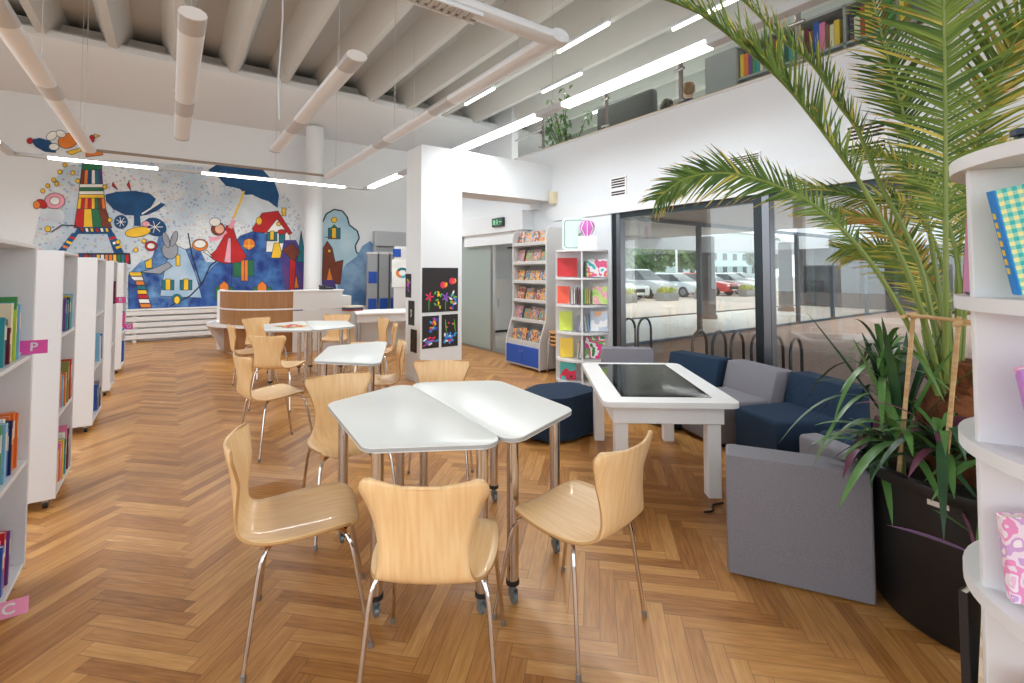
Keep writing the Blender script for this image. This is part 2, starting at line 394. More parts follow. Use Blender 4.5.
# entrance door in the long wall
d = struct(thing('door_1', None, None))
FROST = mat('frosted_glass', (208, 224, 216), .35)
FROST.node_tree.nodes['Principled BSDF'].inputs['Transmission Weight'].default_value = .55
q = MB(); q.box((4.74, 7.35, .03), (4.755, 8.75, 2.1), FROST); q.build('sliding_pane', d)
q = MB(); q.box((4.72, 7.27, 0), (4.775, 7.35, 2.1), STEEL, .004); q.build('door_stile', d)
q = MB(); q.box((4.84, 6.55, 0), (4.95, 6.63, 2.1), STEEL, .004); q.box((4.7, 6.55, 0), (4.97, 9.0, .025), STEEL); q.build('door_frame', d)
# lobby contents seen through the open door
def lobby_bits():
    t = thing('locker_cabinet', 'pale grey metal cabinet in the lobby beyond the open glass door', 'cabinet', (6.15, 9.72, 0))
    q = MB(); q.box((-.5, -.25, .06), (.5, .25, 1.25), GREYW, .01); q.build('body', t)
    for s in (-1, 1):
        q = MB(); q.box((-.24+.25*s-.23, -.27, .1), (-.24+.25*s+.23, -.25, 1.2), GREYW, .004); dd = q.build('door', t)
        q = MB(); q.box((-.24+.25*s+.12, -.29, .6), (-.24+.25*s+.14, -.27, .8), STEEL); q.build('handle', dd)
    q = MB(); q.box((-.48, -.22, 0), (.48, .23, .06), BLACK); q.build('plinth', t)
    t = thing('spiral_stair', 'dark steel spiral staircase in the lobby beyond the open glass door', 'staircase', (7.05, 9.2, 0))
    DS = mat('dark_painted_steel', (60, 62, 64), .4, .4)
    q = MB(); q.lathe([(.06, 0), (.06, 2.3)], DS, 12); q.build('pole', t)
    q = MB()
    for k in range(11):
        a0 = -k*.42+.4; a1 = a0+.44; z = .2*(k+1)
        q.prism([(0, 0), (.6*math.cos(a0), .6*math.sin(a0)), (.6*math.cos(a1), .6*math.sin(a1))], z-.03, z, DS)
    q.build('tread', t)['kind'] = 'stuff'
    q = MB(); q.tube([(.6*math.cos(-k*.21+.5), .6*math.sin(-k*.21+.5), .1*k+.95) for k in range(14)], .02, DS, 6); q.build('handrail', t)
lobby_bits()
# dark entrance column between lobby panes
t = thing('lobby_column', 'dark round steel-clad column standing behind the porch glass', 'column', (13.5, 8.7, 0))
q = MB(); q.lathe([(.24, 0), (.24, 1.25), (.22, 1.26), (.22, 2.5)], mat('dark_clad', (26, 29, 31), .3, .5), 24); q.build('shaft', t)
q = MB(); q.lathe([(.27, 0), (.27, .12), (.24, .14)], BLACK, 24); q.build('base', t)
dup(t, (18.4, 8.7, 0), 0, 'dark round column behind the porch glass right of the window post')
t = thing('lobby_fill_light', 'added square fill light panel brightening the lobby beyond the glass door', 'ceiling light', (6.6, 8.1, 2.5)); q = MB(); q.box((-.5, -.5, -.02), (.5, .5, .0199), LAMPW, .005); q.build('tray', t); q = MB(); q.box((-.45, -.45, -.03), (.45, .45, -.019), TUBEON); q.build('diffuser', t)  # added glowing panel, mostly unseen, to brighten the dim lobby
# bicycle racks
RK = mat('rack_steel', (74, 76, 78), .3, .9)
def rack(x, y, label, first=[None]):
    if first[0] is None:
        q = MB(); q.tube([(-.21, 0, -.02), (-.21, 0, .4)] + [(-.21*math.cos(a*PI/10), 0, .4+.21*math.sin(a*PI/10)) for a in range(1, 10)] + [(.21, 0, .4), (.21, 0, -.02)], .02, RK, 8)
        o = thing('bike_rack', '', 'bike rack', (x, y, 0), R(8), 'bicycle hoops outside the window'); q.build('hoop', o)
        q = MB()
        for s in (-1, 1): q.lathe([(.05, -.015), (.05, .0), (.02, .005)], RK, 12, (.21*s, 0, 0))
        q.build('foot_plate', o); first[0] = o
    else: o = dup(first[0], (x, y, 0), R(8))
    o['label'] = label
for k, (x, y) in enumerate([(6.3, 5.95), (6.55, 5.75), (6.85, 5.65)]): rack(x, y, f'steel bicycle hoop at the left end of the window, {ORD[k]} from the left of three')
for k, (x, y) in enumerate([(6.0, 4.0), (6.15, 3.8), (6.25, 3.6), (6.3, 3.35), (6.2, 3.05), (6.25, 2.85)]): rack(x, y, f'steel bicycle hoop above the sofa backs, {ORD[k]} from the left of six')
# parked cars
TYRE = mat('tyre', (28, 28, 30), .8); CARGL = mat('car_window', (40, 48, 56), .08, spec=.8); HUB = mat('wheel_hub', (170, 172, 176), .3, .8)
LAMPC = mat('headlamp', (230, 236, 240), .1); RED = mat('tail_red', (190, 30, 24), .2)
def car(name_col, rgb, x, y, label, rz=-PI/2, suv=False, group='parked cars'):
    m = mat('car_paint_'+name_col, rgb, .2, 0, coat=.5, spec=.6)
    t = thing('car', label, 'car', (x, y, -.1), rz, group)
    hb = .12 if suv else 0
    prof = [(-2.1, .28), (2.1, .28), (2.16, .55), (2.1, .78+hb), (1.2, .93+hb), (-1.75, .98+hb), (-2.12, .9+hb), (-2.18, .55)]
    M = Matrix(((1, 0, 0, 0), (0, 0, 1, 0), (0, 1, 0, 0), (0, 0, 0, 1)))
    q = MB(); q.prism(prof, -.86, .86, m, M, .06); q.build('body', t)
    def cab(sx0, sx1, tx0, tx1, hw0, hw1, z0, z1, mm, nm):
        q = MB(); V = [(sx0, -hw0, z0), (sx1, -hw0, z0), (sx1, hw0, z0), (sx0, hw0, z0), (tx0, -hw1, z1), (tx1, -hw1, z1), (tx1, hw1, z1), (tx0, hw1, z1)]
        for f in ((0, 1, 5, 4), (1, 2, 6, 5), (2, 3, 7, 6), (3, 0, 4, 7), (4, 5, 6, 7), (3, 2, 1, 0)): q.face([V[i] for i in f], mm)
        bmesh.ops.remove_doubles(q.bm, verts=q.bm.verts, dist=1e-4); q.build(nm, t)
    zt = 1.45+2*hb
    cab(-1.85, 1.15, -1.3, .35, .8, .62, .92+hb, zt-.06, CARGL, 'windows'); cab(-1.32, .37, -1.2, .2, .64, .56, zt-.07, zt, m, 'roof')
    for sx in (-1.3, 1.32):
        for sy in (-.8, .8):
            q = MB(); q.tube([(sx, sy-.1, .32), (sx, sy+.1, .32)], .32, TYRE, 18); wl = q.build('wheel', t)
            q = MB(); q.tube([(sx, sy+(.1 if sy > 0 else -.1), .32), (sx, sy+(.115 if sy > 0 else -.115), .32)], .2, HUB, 14); q.build('hub_cap', wl)
    for sy in (-.6, .6):
        q = MB(); q.ball((2.08, sy, .66+hb), (.09, .2, .09), LAMPC); q.build('headlamp', t)
        q = MB(); q.ball((-2.12, sy, .78+hb), (.06, .18, .1), RED); q.build('tail_lamp', t)
    q = MB(); q.box((2.1, -.42, .42), (2.19, .42, .62), BLACK, .02); q.build('grille', t)
    q = MB(); q.box((2.17, -.26, .34), (2.2, .26, .43), PAPER); q.build('number_plate', t)
    return t
car('white', (232, 234, 236), 20.3, 19.2, 'white hatchback parked furthest left behind a flower trough')
car('silver', (206, 208, 212), 23.1, 19.4, 'tall pale silver off-road car with dark grille, second in the front row', suv=True)
car('palewhite', (222, 230, 238), 26.1, 19.2, 'pale blue-white saloon parked just left of the dark mullion')
car('red', (196, 42, 32), 29.2, 19.1, 'red hatchback parked beside the dark lobby column')
car('white', (232, 234, 236), 32.2, 19.2, 'white car parked right of the red hatchback')
for k, (x, y, cn, rgb, lb) in enumerate([(29, 27, 'grey', (120, 124, 130), 'dark grey car in the row behind the white hatchback'), (34, 27, 'white', 0, 'white car in the second row behind the off-road car'), (38, 27.3, 'grey', 0, 'grey car in the second row behind the pale saloon'), (43, 27, 'silver', 0, 'silver car in the second row behind the red hatchback'), (47.5, 27, 'white', 0, 'white car furthest right in the second row'), (60, 42, 'white', 0, 'distant white car near the far trees, left'), (72, 42, 'silver', 0, 'distant silver car near the far pale building')]):
    car(cn, rgb or (0, 0, 0), x, y, lb)
# flower troughs
YEL = mat('yellow_flowers', (232, 214, 70), .8, rgb2=(120, 160, 60), scale=14); CONC = mat('grey_concrete', (140, 138, 136), .9, noise=.1)
def trough(x, label, first=[None]):
    if first[0] is None:
        t = thing('flower_trough', label, 'planter', (x, 16.3, -.1), 0, 'flower troughs along the car park')
        q = MB(); q.prism([(-.62, -.28), (.62, -.28), (.62, .28), (-.62, .28)], 0, .42, CONC, None, .03); q.build('trough', t)
        q = MB()
        for k in range(160):
            px, py = random.uniform(-.6, .6), random.uniform(-.26, .26); h = random.uniform(.5, .78); a = random.uniform(0, 6.3)
            q.face([(px, py, .4), (px+.05*math.cos(a), py+.05*math.sin(a), h*.8), (px+.09*math.cos(a+.4), py+.09*math.sin(a+.4), h), (px-.03*math.cos(a), py, h*.85)], YEL)
        q.build('flowers', t, recalc=False); first[0] = t
    else: dup(first[0], (x, 16.3, -.1), 0, label)
for x, lb in [(18.3, 'grey trough of yellow flowers before the white hatchback'), (21.6, 'grey trough of yellow flowers before the off-road car'), (25.0, 'grey trough of yellow flowers beside the dark mullion'), (29.6, 'grey trough of yellow flowers right of the red hatchback')]: trough(x, lb)
# trees and buildings beyond the car park
LEAF = mat('tree_leaves', (70, 108, 58), .8, rgb2=(112, 146, 84), scale=3); BARK = mat('bark', (96, 80, 64), .9)
def tree(x, y, h, r, label):
    t = thing('tree', label, 'tree', (x, y, -.1), 0, 'trees beyond the car park')
    q = MB(); q.tube([(0, 0, 0), (.1, 0, h*.4), (0, .1, h*.7)], [.25, .2, .1], BARK, 8); q.build('trunk', t)
    q = MB()
    for k in range(500):
        v = Vector((random.gauss(0, 1), random.gauss(0, 1), random.gauss(0, 1))).normalized()*r*random.uniform(.6, 1)
        c = Vector((0, 0, h*.65))+Vector((v.x, v.y, v.z*h*.42/r)); n = Vector((random.gauss(0, 1), random.gauss(0, 1), random.gauss(0, 1))).normalized(); a = n.orthogonal().normalized()*r*.2; bb = n.cross(a)
        q.face([c-a, c-bb*.6, c+a, c+bb*.6], LEAF)
    q.build('crown', t, recalc=False)
tree(46, 42, 7, 3.2, 'dense green tree far beyond the parked cars, furthest left'); tree(58, 46, 6, 3, 'broad green tree far beyond the cars left of the mullion'); tree(98, 50, 8, 4, 'green tree far right beyond the red hatchback'); tree(70, 48, 8, 3.4, 'tall green tree beside the distant stair building')
def block(x, y, sx, sy, h, rgb, label, n):
    t = thing('building', label, 'building', (x, y, -.1)); m = mat('facade_%d_%d_%d' % rgb, rgb, .8)
    q = MB(); q.box((-sx/2, 0, 0), (sx/2, sy, h), m); q.build('wall', t)
    q = MB(); q.box((-sx/2-.3, -.3, h), (sx/2+.3, sy+.3, h+.4), CONC); q.build('roof', t)
    for k in range(n):
        for z in (1.2, 4.4, 7.6):
            if z+1.6 > h: continue
            xx = -sx/2+(k+.5)*sx/n; q = MB(); q.box((xx-.9, -.06, z), (xx+.9, .05, z+1.6), CARGL); q.build('window', t)
block(62, 62, 26, 12, 10, (206, 190, 176), 'beige apartment building far beyond the cars on the left', 7)
block(112, 66, 44, 12, 11, (190, 214, 216), 'pale blue-grey hall far beyond the cars on the right', 10)
t = thing('lamp_post', 'thin white lamp post in the car park left of the mullion', 'lamp post', (31, 22.5, -.1)); q = MB(); q.tube([(0, 0, 0), (0, 0, 6)], [.09, .06], WHITE, 10); q.build('pole', t); q = MB(); q.tube([(0, 0, 5.9), (-.9, 0, 6.1)], .04, WHITE, 8); q.ball((-1, 0, 6.1), (.25, .1, .06), WHITE); q.build('lamp_head', t)

# ------------------------------------------------------------------ pendant lights
def bar_y(q, x, y0, y1, z, hw, hh, m, n=12):   # oval tube along Y
    ring = [(hw*math.cos(2*PI*k/n), hh*math.sin(2*PI*k/n)) for k in range(n)]
    q.prism(ring, y0, y1, m, Matrix(((1, 0, 0, x), (0, 0, 1, 0), (0, 1, 0, z), (0, 0, 0, 1))))
def bar_x(q, y, x0, x1, z, hw, hh, m, n=12):
    ring = [(hw*math.cos(2*PI*k/n), hh*math.sin(2*PI*k/n)) for k in range(n)]
    q.prism(ring, x0, x1, m, Matrix(((0, 0, 1, 0), (1, 0, 0, y), (0, 1, 0, z), (0, 0, 0, 1))))
WIRE = mat('suspension_wire', (190, 188, 184), .4, .5)
ZL = 3.17
def cables(root, pts):
    for x, y, z in pts:
        q = MB(); q.tube([(x, y, z), (x, y, ZC)], .0035, WIRE, 5); q.build('suspension_cable', root)
for x, lb in ((.09, 'short white oval tube pendant light, left of the inner pair'), (1.2, 'short white oval tube pendant light, right of the inner pair')):
    t = thing('tube_pendant', lb, 'pendant light', (0, 0, 0), 0, 'inner pair of oval tube lights')
    for y0, y1 in ((3.88, 4.16), (5.9, 6.4), (7.53, 7.6)): q = MB(); bar_y(q, x, y0, y1, ZL, .0855, .0455, LAMPG); q.build('housing', t)
    for y0, y1 in ((4.16, 5.9), (6.4, 7.53)):
        q = MB(); bar_y(q, x, y0, y1, ZL, .085, .045, LAMPD); q.build('diffuser', t)
    q = MB(); bar_y(q, x, 3.865, 3.88, ZL, .084, .0445, WHITE); q.build('end_cap', t)
    cables(t, [(x, 4.4, ZL), (x, 7.2, ZL)])
    if x > 1: q = MB(); q.tube([(x-.2, 6.1, ZL+.02), (x-.22, 6.1, 3.6), (x-.18, 6.12, 4.4), (x-.21, 6.1, ZC)], .008, LAMPW, 6); q.build('power_cable', t)
t = thing('pendant_frame', 'large white U-shaped tube light frame with a louvred near bar', 'pendant light')
for x in (-.98, 2.32):
    q = MB(); bar_y(q, x, 2.66, 9.12, ZL, .085, .05, LAMPW); q.build('tube', t)
    for y0, y1 in ((4.3, 4.75), (6.1, 6.5)):
        q = MB(); bar_y(q, x, y0, y1, ZL, .0865, .0515, LAMPG); q.build('grey_section', t)
q = MB(); bar_x(q, 2.74, -1.06, 2.4, ZL, .085, .05, LAMPW); q.build('tube', t)
q = MB()
for k in range(46): q.box((-.9+k*.055, 2.69, ZL-.062), (-.872+k*.055, 2.79, ZL-.04), LAMPG)
q.box((-.93, 2.675, ZL-.06), (1.66, 2.69, ZL-.035), LAMPW); q.box((-.93, 2.79, ZL-.06), (1.66, 2.805, ZL-.035), LAMPW); q.box((-.93, 2.69, ZL-.045), (1.66, 2.79, ZL-.035), mat('louvre_dark', (120, 108, 100), .7)); q.build('louvre', t)
q = MB(); bar_x(q, 9.1, -.92, 2.26, ZL, .03, .022, mat('brown_grey_bar', (150, 138, 128), .5)); q.build('far_bar', t)
cables(t, [(-.98, 3.2, ZL), (-.98, 8.6, ZL), (2.32, 3.2, ZL), (2.32, 8.6, ZL), (2.32, 5.9, ZL), (-.98, 5.9, ZL)])
t = thing('pendant_frame', 'thin wide rectangular light frame with lit strips hung before the mural', 'pendant light')
q = MB()
for x in (-1.95, 3.33): q.box((x-.05, .4, ZL-.03), (x+.05, 10.1, ZL+.03), LAMPG, .006)
q.box((-2.0, 10.0, ZL-.025), (3.38, 10.1, ZL+.025), LAMPG, .006); q.build('profile', t)
LIT = []; TUBES = []
def lit_y(x, y0, y1):
    q = MB(); q.box((x-.058, y0, ZL-.036), (x+.058, y1, ZL+.012), LAMPON, .004); q.build('lit_strip', t); LIT.append(('y', x, y0, y1))
def lit_x(y, x0, x1):
    q = MB(); q.box((x0, y-.054, ZL-.028), (x1, y+.046, ZL+.004), LAMPON, .004); q.build('lit_strip', t); LIT.append(('x', y, x0, x1))
lit_x(10.05, -1.55, -.2); lit_x(10.05, .42, 2.9); lit_y(3.33, 8.2, 9.75); lit_y(3.33, 4.2, 6.9); lit_y(3.33, 2.1, 3.75); lit_y(-1.95, 6.4, 9.2); lit_y(-1.95, 2.2, 5.5)
cables(t, [(-1.2, 10.05, ZL), (1.6, 10.05, ZL), (3.33, 7.6, ZL), (3.33, 3.95, ZL), (-1.95, 5.8, ZL)])
for k, (x, y, lb) in enumerate([(5.49, 5.16, 'nearest of two in the left bay'), (5.49, 8.42, 'farther of two in the left bay'), (6.46, 6.8, 'farther of two in the middle bay'), (6.46, 3.5, 'nearest of two in the middle bay'), (7.45, 5.2, 'alone in the bay above the children'), (8.32, 7.15, 'in the rearmost bay by the cream wall')]):
    t = thing('ceiling_tube', 'lit white tube lamp over the gallery, '+lb, 'ceiling light', (x, y, 5.28), 0, 'tube lamps between the gallery beams'); TUBES.append((x, y+.6, 5.24))
    q = MB(); q.box((-.03, -.02, .02), (.03, 1.22, .06), LAMPW); q.build('batten', t)
    q = MB(); q.tube([(0, 0, 0), (0, 1.2, 0)], .028, TUBEON, 10); q.build('lit_tube', t)
    for y_ in (.15, 1.05): q = MB(); q.tube([(0, y_, .06), (0, y_, .45)], .006, WIRE, 5); q.build('hanger', t)
# ------------------------------------------------------------------ the mural (paint on the flat wall)
def ray(px, py):
    u = (px-512)/FPX; v = (272-FPX*math.tan(PITCH)-py)/FPX
    d0 = math.cos(PITCH)-v*math.sin(PITCH); z = math.sin(PITCH)+v*math.cos(PITCH); s, c = math.sin(YAW), math.cos(YAW)
    return Vector((s*d0+u*c, c*d0-u*s, z))
_lay = [0]
def wp(p, Y=YB, k=None):
    r = ray(*p); t = Y/r.y; return Vector((r.x*t, Y-.003-.00003*(_lay[0] if k is None else k), H_EYE+r.z*t))
OUTL = set()
def paint(q, poly, m):
    _lay[0] += 1; q.face([wp(p) for p in poly], m)
    _lay[0] += 1
    if m.name in OUTL: line(q, list(poly)+[poly[0]], .55, INK)
def oval(cx, cy, rx, ry, n=18, a=0.):
    return [(cx+rx*math.cos(2*PI*k/n)*math.cos(a)-ry*math.sin(2*PI*k/n)*math.sin(a), cy+rx*math.cos(2*PI*k/n)*math.sin(a)+ry*math.sin(2*PI*k/n)*math.cos(a)) for k in range(n)]
def line(q, pts, w, m):
    _lay[0] += 1
    for a, b_ in zip(pts, pts[1:]):
        d = Vector((b_[0]-a[0], b_[1]-a[1])); L = d.length or 1; n = Vector((-d.y, d.x))/L*w/2
        q.face([wp(p) for p in ((a[0]+n.x, a[1]+n.y), (b_[0]+n.x, b_[1]+n.y), (b_[0]-n.x, b_[1]-n.y), (a[0]-n.x, a[1]-n.y))], m)
    _lay[0] += 1
def pm(n, c, c2=None, sc=3.): return mat('paint_'+n, c, .75, rgb2=c2, scale=sc, noise=0 if c2 else .12)
def speckle():
    m = bpy.data.materials.new('paint_speckled_sky'); m.use_nodes = True; nt = m.node_tree; b_ = nt.nodes['Principled BSDF']; b_.inputs['Roughness'].default_value = .75
    tc = nt.nodes.new('ShaderNodeTexCoord'); vo = nt.nodes.new('ShaderNodeTexVoronoi'); vo.inputs['Scale'].default_value = 17
    nt.links.new(tc.outputs['Object'], vo.inputs['Vector'])
    sep = nt.nodes.new('ShaderNodeSeparateColor'); nt.links.new(vo.outputs['Color'], sep.inputs[0])
    rp = nt.nodes.new('ShaderNodeValToRGB'); rp.color_ramp.interpolation = 'CONSTANT'
    cs = [(0, (196, 210, 220)), (.3, (120, 130, 176)), (.46, (206, 172, 190)), (.58, (214, 196, 140)), (.68, (170, 196, 212)), (.84, (92, 116, 160)), (.93, (224, 150, 140))]
    e = rp.color_ramp.elements
    e[0].color = (*_lin(cs[0][1]), 1); e[1].position = .3; e[1].color = (*_lin(cs[1][1]), 1)
    for p, c in cs[2:]:
        k = e.new(p); k.color = (*_lin(c), 1)
    nt.links.new(sep.outputs[0], rp.inputs['Fac'])
    lt = nt.nodes.new('ShaderNodeMath'); lt.operation = 'LESS_THAN'; lt.inputs[1].default_value = .42; nt.links.new(vo.outputs['Distance'], lt.inputs[0])
    no = nt.nodes.new('ShaderNodeTexNoise'); no.inputs['Scale'].default_value = 1.1; no.inputs['Detail'].default_value = 5; nt.links.new(tc.outputs['Object'], no.inputs['Vector'])
    r2 = nt.nodes.new('ShaderNodeValToRGB'); r2.color_ramp.elements[0].color = (*_lin((182, 200, 214)), 1); r2.color_ramp.elements[1].color = (*_lin((222, 228, 232)), 1); r2.color_ramp.elements[0].position = .4; r2.color_ramp.elements[1].position = .6
    nt.links.new(no.outputs['Fac'], r2.inputs['Fac'])
    ml = nt.nodes.new('ShaderNodeMath'); ml.operation = 'MULTIPLY'; ml.inputs[1].default_value = .5; nt.links.new(lt.outputs[0], ml.inputs[0])
    mx = nt.nodes.new('ShaderNodeMix'); mx.data_type = 'RGBA'; nt.links.new(ml.outputs[0], mx.inputs[0]); nt.links.new(r2.outputs[0], mx.inputs[6]); nt.links.new(rp.outputs[0], mx.inputs[7])
    nt.links.new(mx.outputs[2], b_.inputs['Base Color']); return m
SPK = speckle()
NAVY = pm('navy', (14, 66, 112), (24, 84, 134)); HILL = pm('hill_blue', (24, 64, 138), (116, 164, 208), 4.5); DEEP = pm('deep_blue', (24, 50, 124), (66, 116, 180), 4.5); PALE = pm('pale_blue', (140, 178, 210), (186, 208, 224), 2.)
REDP = pm('red', (186, 34, 36)); ORG = pm('orange', (226, 128, 50)); YLW = pm('yellow', (238, 192, 52)); GRN = pm('green', (36, 112, 74)); TEAL = pm('teal', (32, 112, 122)); SKIN_ = pm('peach', (230, 176, 150)); WHT = pm('white', (236, 236, 230)); BRN = pm('brown', (120, 58, 40)); PNK = pm('pink', (232, 160, 176)); PURP = pm('purple', (96, 66, 128), (60, 60, 130)); INK = pm('ink', (40, 44, 62)); CLOUD = pm('cloud', (206, 216, 224))
OUTL.update(('paint_red', 'paint_orange', 'paint_yellow', 'paint_white', 'paint_green', 'paint_teal', 'paint_pink', 'paint_brown', 'paint_grey', 'paint_pale_blue', 'paint_deep_blue'))
mu = MB(); P_ = lambda poly, m: paint(mu, poly, m)
P_([(24, 311), (26, 262), (34, 238), (42, 205), (52, 182), (66, 166), (108, 160), (160, 163), (205, 166), (250, 172), (285, 192), (298, 212), (306, 232), (306, 311)], SPK)
# clouds and the big umbrella canopy
P_([(208, 170), (216, 165), (240, 167), (263, 170), (275, 183), (279, 195), (277.5, 208), (268, 201), (261, 199), (252, 194.5), (245, 195), (240, 189), (232, 187), (226, 186), (219, 178)], NAVY)
P_([(232, 190), (240, 192), (246, 197), (256, 197), (268, 204), (278, 210), (284, 224), (262, 226), (236, 222)], CLOUD)
# blue hills
P_([(128, 311), (128, 275), (140, 262), (152, 258), (160, 232), (168, 248), (183, 250), (198, 245), (206, 262), (216, 262), (232, 250), (252, 232), (270, 240), (284, 252), (306, 250), (306, 311)], HILL)
P_([(186, 311), (196, 292), (206, 275), (216, 264), (232, 260), (250, 262), (280, 272), (292, 284), (292, 311)], DEEP)
P_([(160, 296), (166, 262), (178, 246), (186, 250), (196, 276), (202, 298)], PALE)
line(mu, [(188, 233), (192, 255), (198, 275), (201, 284)], 1.4, INK); line(mu, [(170, 306), (190, 296), (202, 284), (210, 266), (220, 258)], 1.4, INK)
for (x, y) in ((168, 285), (186, 285)): P_([(x-6, y-5), (x+6, y-5), (x+6, y+5), (x-6, y+5)], TEAL); P_([(x-2.5, y-6), (x+2.5, y-6), (x+2.5, y+5), (x-2.5, y+5)], YLW)
P_(oval(177, 299, 5, 5), TEAL); P_(oval(177, 300, 3, 4), YLW); P_([(176, 255), (180, 255), (180, 266), (176, 266)], YLW)
# big house with shutters
P_([(231, 311), (232, 246), (240, 236), (254, 231), (266, 234), (276, 246), (284, 262), (290, 311)], DEEP)
P_([(233, 261), (254, 260), (254, 276), (233, 277)], GRN); P_([(241, 260), (248, 260), (248, 281), (241, 281)], ORG); line(mu, [(244.5, 260), (244.5, 281)], .8, BRN)
P_(oval(249, 244, 6, 5.5), ORG); line(mu, [(243, 246), (255, 246)], .8, YLW); line(mu, [(249, 239), (249, 250)], .8, YLW)
for x in (224, 262): P_([(x-9, 287), (x+9, 287), (x+9, 300), (x-9, 300)], GRN); P_([(x-4.5, 285), (x, 281), (x+4.5, 285), (x+4.5, 299), (x-4.5, 299)], ORG)
# red-roofed house
P_([(266, 252), (267, 230), (277, 217), (290, 233), (290, 246), (284, 252)], WHT)
P_([(252, 229), (262, 213), (278, 211), (292, 233), (289, 235), (277, 219), (266, 233), (254, 232)], REDP)
P_([(282, 216), (286, 216), (286, 208), (282, 208)], YLW); P_(oval(278.5, 224, 2.2, 2), YLW)
P_([(267, 232), (277, 232), (277, 241), (267, 241)], TEAL); P_([(270, 231), (274, 231), (274, 240), (270, 240)], YLW); P_([(279, 233), (285, 233), (285, 243), (279, 243)], TEAL); P_(oval(282, 232, 4.5, 2.5), REDP)
P_(oval(259, 221, 3, 4), YLW); P_([(271, 258), (274, 243), (279, 243), (283, 258)], YLW)
P_([(280, 258), (284, 240), (296, 240), (306, 262), (306, 311), (288, 311)], PURP); P_([(297, 262), (301, 231), (306, 262)], TEAL); P_([(282, 250), (292, 243), (300, 252), (294, 262)], BRN); P_([(294, 288), (296, 274), (299, 288)], ORG); P_([(288, 311), (290, 258), (296, 262), (292, 311)], REDP)
# girl in a red dress under the umbrella
line(mu, [(244, 191), (240, 203), (233, 219)], 2., YLW)
P_([(209, 256), (216, 250), (224, 236), (226, 226), (232, 224), (237, 240), (247, 257), (240, 262), (226, 264), (214, 260)], REDP)
P_([(224, 262), (228, 238), (231, 238), (231, 263)], PNK); line(mu, [(226, 231), (217, 239), (209, 239)], 4., PNK); line(mu, [(230, 228), (234, 220)], 4.5, PNK)
P_(oval(218, 229, 7, 6.5), BRN); P_(oval(219.5, 229, 4.5, 4.5), SKIN_); P_(oval(215, 222, 5.5, 4.2), WHT); P_(oval(200, 245, 8, 6), ORG); P_(oval(200, 244, 6, 4), WHT); P_([(203, 252), (213, 258), (207, 250)], WHT)
# tower of books
tw = [(163, 82.5, 101.5), (170, 81.5, 102), (184, 80, 103), (198, 78.5, 104.5), (209, 77, 106), (228, 74, 112)]
books_c = [REDP, YLW, GRN, BRN, ORG, NAVY, WHT, TEAL, PURP, YLW, REDP, ORG]
for bi, ((y0, a0, b0), (y1, a1, b1)) in enumerate(zip(tw, tw[1:])):
    n = [1, 6, 3, 8, 4][bi]
    if bi == 2:
        for k in range(4):
            f0 = k/4; f1 = (k+1)/4; P_([(a0+(a1-a0)*f0, y0+(y1-y0)*f0), (b0+(b1-b0)*f0, y0+(y1-y0)*f0), (b0+(b1-b0)*f1, y0+(y1-y0)*f1), (a0+(a1-a0)*f1, y0+(y1-y0)*f1)], [WHT, GRN, WHT, YLW][k])
        continue
    for k in range(n):
        f0 = k/n; f1 = (k+1)/n
        P_([(a0+(b0-a0)*f0, y0), (a0+(b0-a0)*f1, y0), (a1+(b1-a1)*f1, y1), (a1+(b1-a1)*f0, y1)], [GRN] [0] if n == 1 else books_c[(k+bi*3) % 12])
P_([(78, 227), (110, 227), (114, 234), (74, 234)], NAVY)
for k in range(6): P_([(80+k*5, 228), (83+k*5, 228), (84+k*5, 232), (81+k*5, 232)], [REDP, WHT, YLW][k % 3])
P_([(72, 233), (79, 233), (66, 251), (58, 251)], NAVY); P_([(107, 233), (114, 233), (124, 253), (114, 253)], NAVY)
for k in range(3): line(mu, [(70-k*3.5, 237+k*4.5), (75-k*3.5, 239+k*4.5)], 2.4, [REDP, YLW, ORG][k]); line(mu, [(110+k*3, 239+k*4.5), (116+k*3, 237+k*4.5)], 2.4, [REDP, WHT, YLW][k])
# painted shelf of books beneath the tower
P_([(74, 253), (130, 253), (131, 264), (75, 264)], INK)
for k in range(13): P_([(76+k*4.1, 254.5), (79.6+k*4.1, 254.5), (79.8+k*4.1, 263), (76.3+k*4.1, 263)], books_c[(k*5) % 12])
# wide navy hat-shaped leaf with flowers
P_([(105.5, 194.7), (117, 191.8), (135, 190.8), (150, 193.7), (156, 199), (150, 209), (139, 216), (125, 215), (113, 209), (106, 201)], NAVY)
P_([(137, 216.7), (147, 212), (159, 202), (166, 204.5), (157, 211), (147, 215)], NAVY); line(mu, [(142, 214), (150, 209), (160, 202.5)], 1.6, WHT); P_([(134, 215), (140, 215), (141, 226), (134, 226)], NAVY)
P_(oval(121, 222, 7, 7), NAVY); P_(oval(155, 227, 12, 9, a=.4), NAVY); P_(oval(138, 232, 13, 5, a=-.15), YLW); P_(oval(146, 224, 4, 3), PNK); P_([(112, 186), (113, 182), (118, 190)], REDP); P_([(127, 185), (129, 181), (131, 191)], REDP)
for k in range(7): line(mu, [(155, 227), (155+8*math.cos(k*.9), 227+6*math.sin(k*.9))], .7, WHT); line(mu, [(121, 222), (121+5*math.cos(k*.9), 222+5*math.sin(k*.9))], .6, WHT)
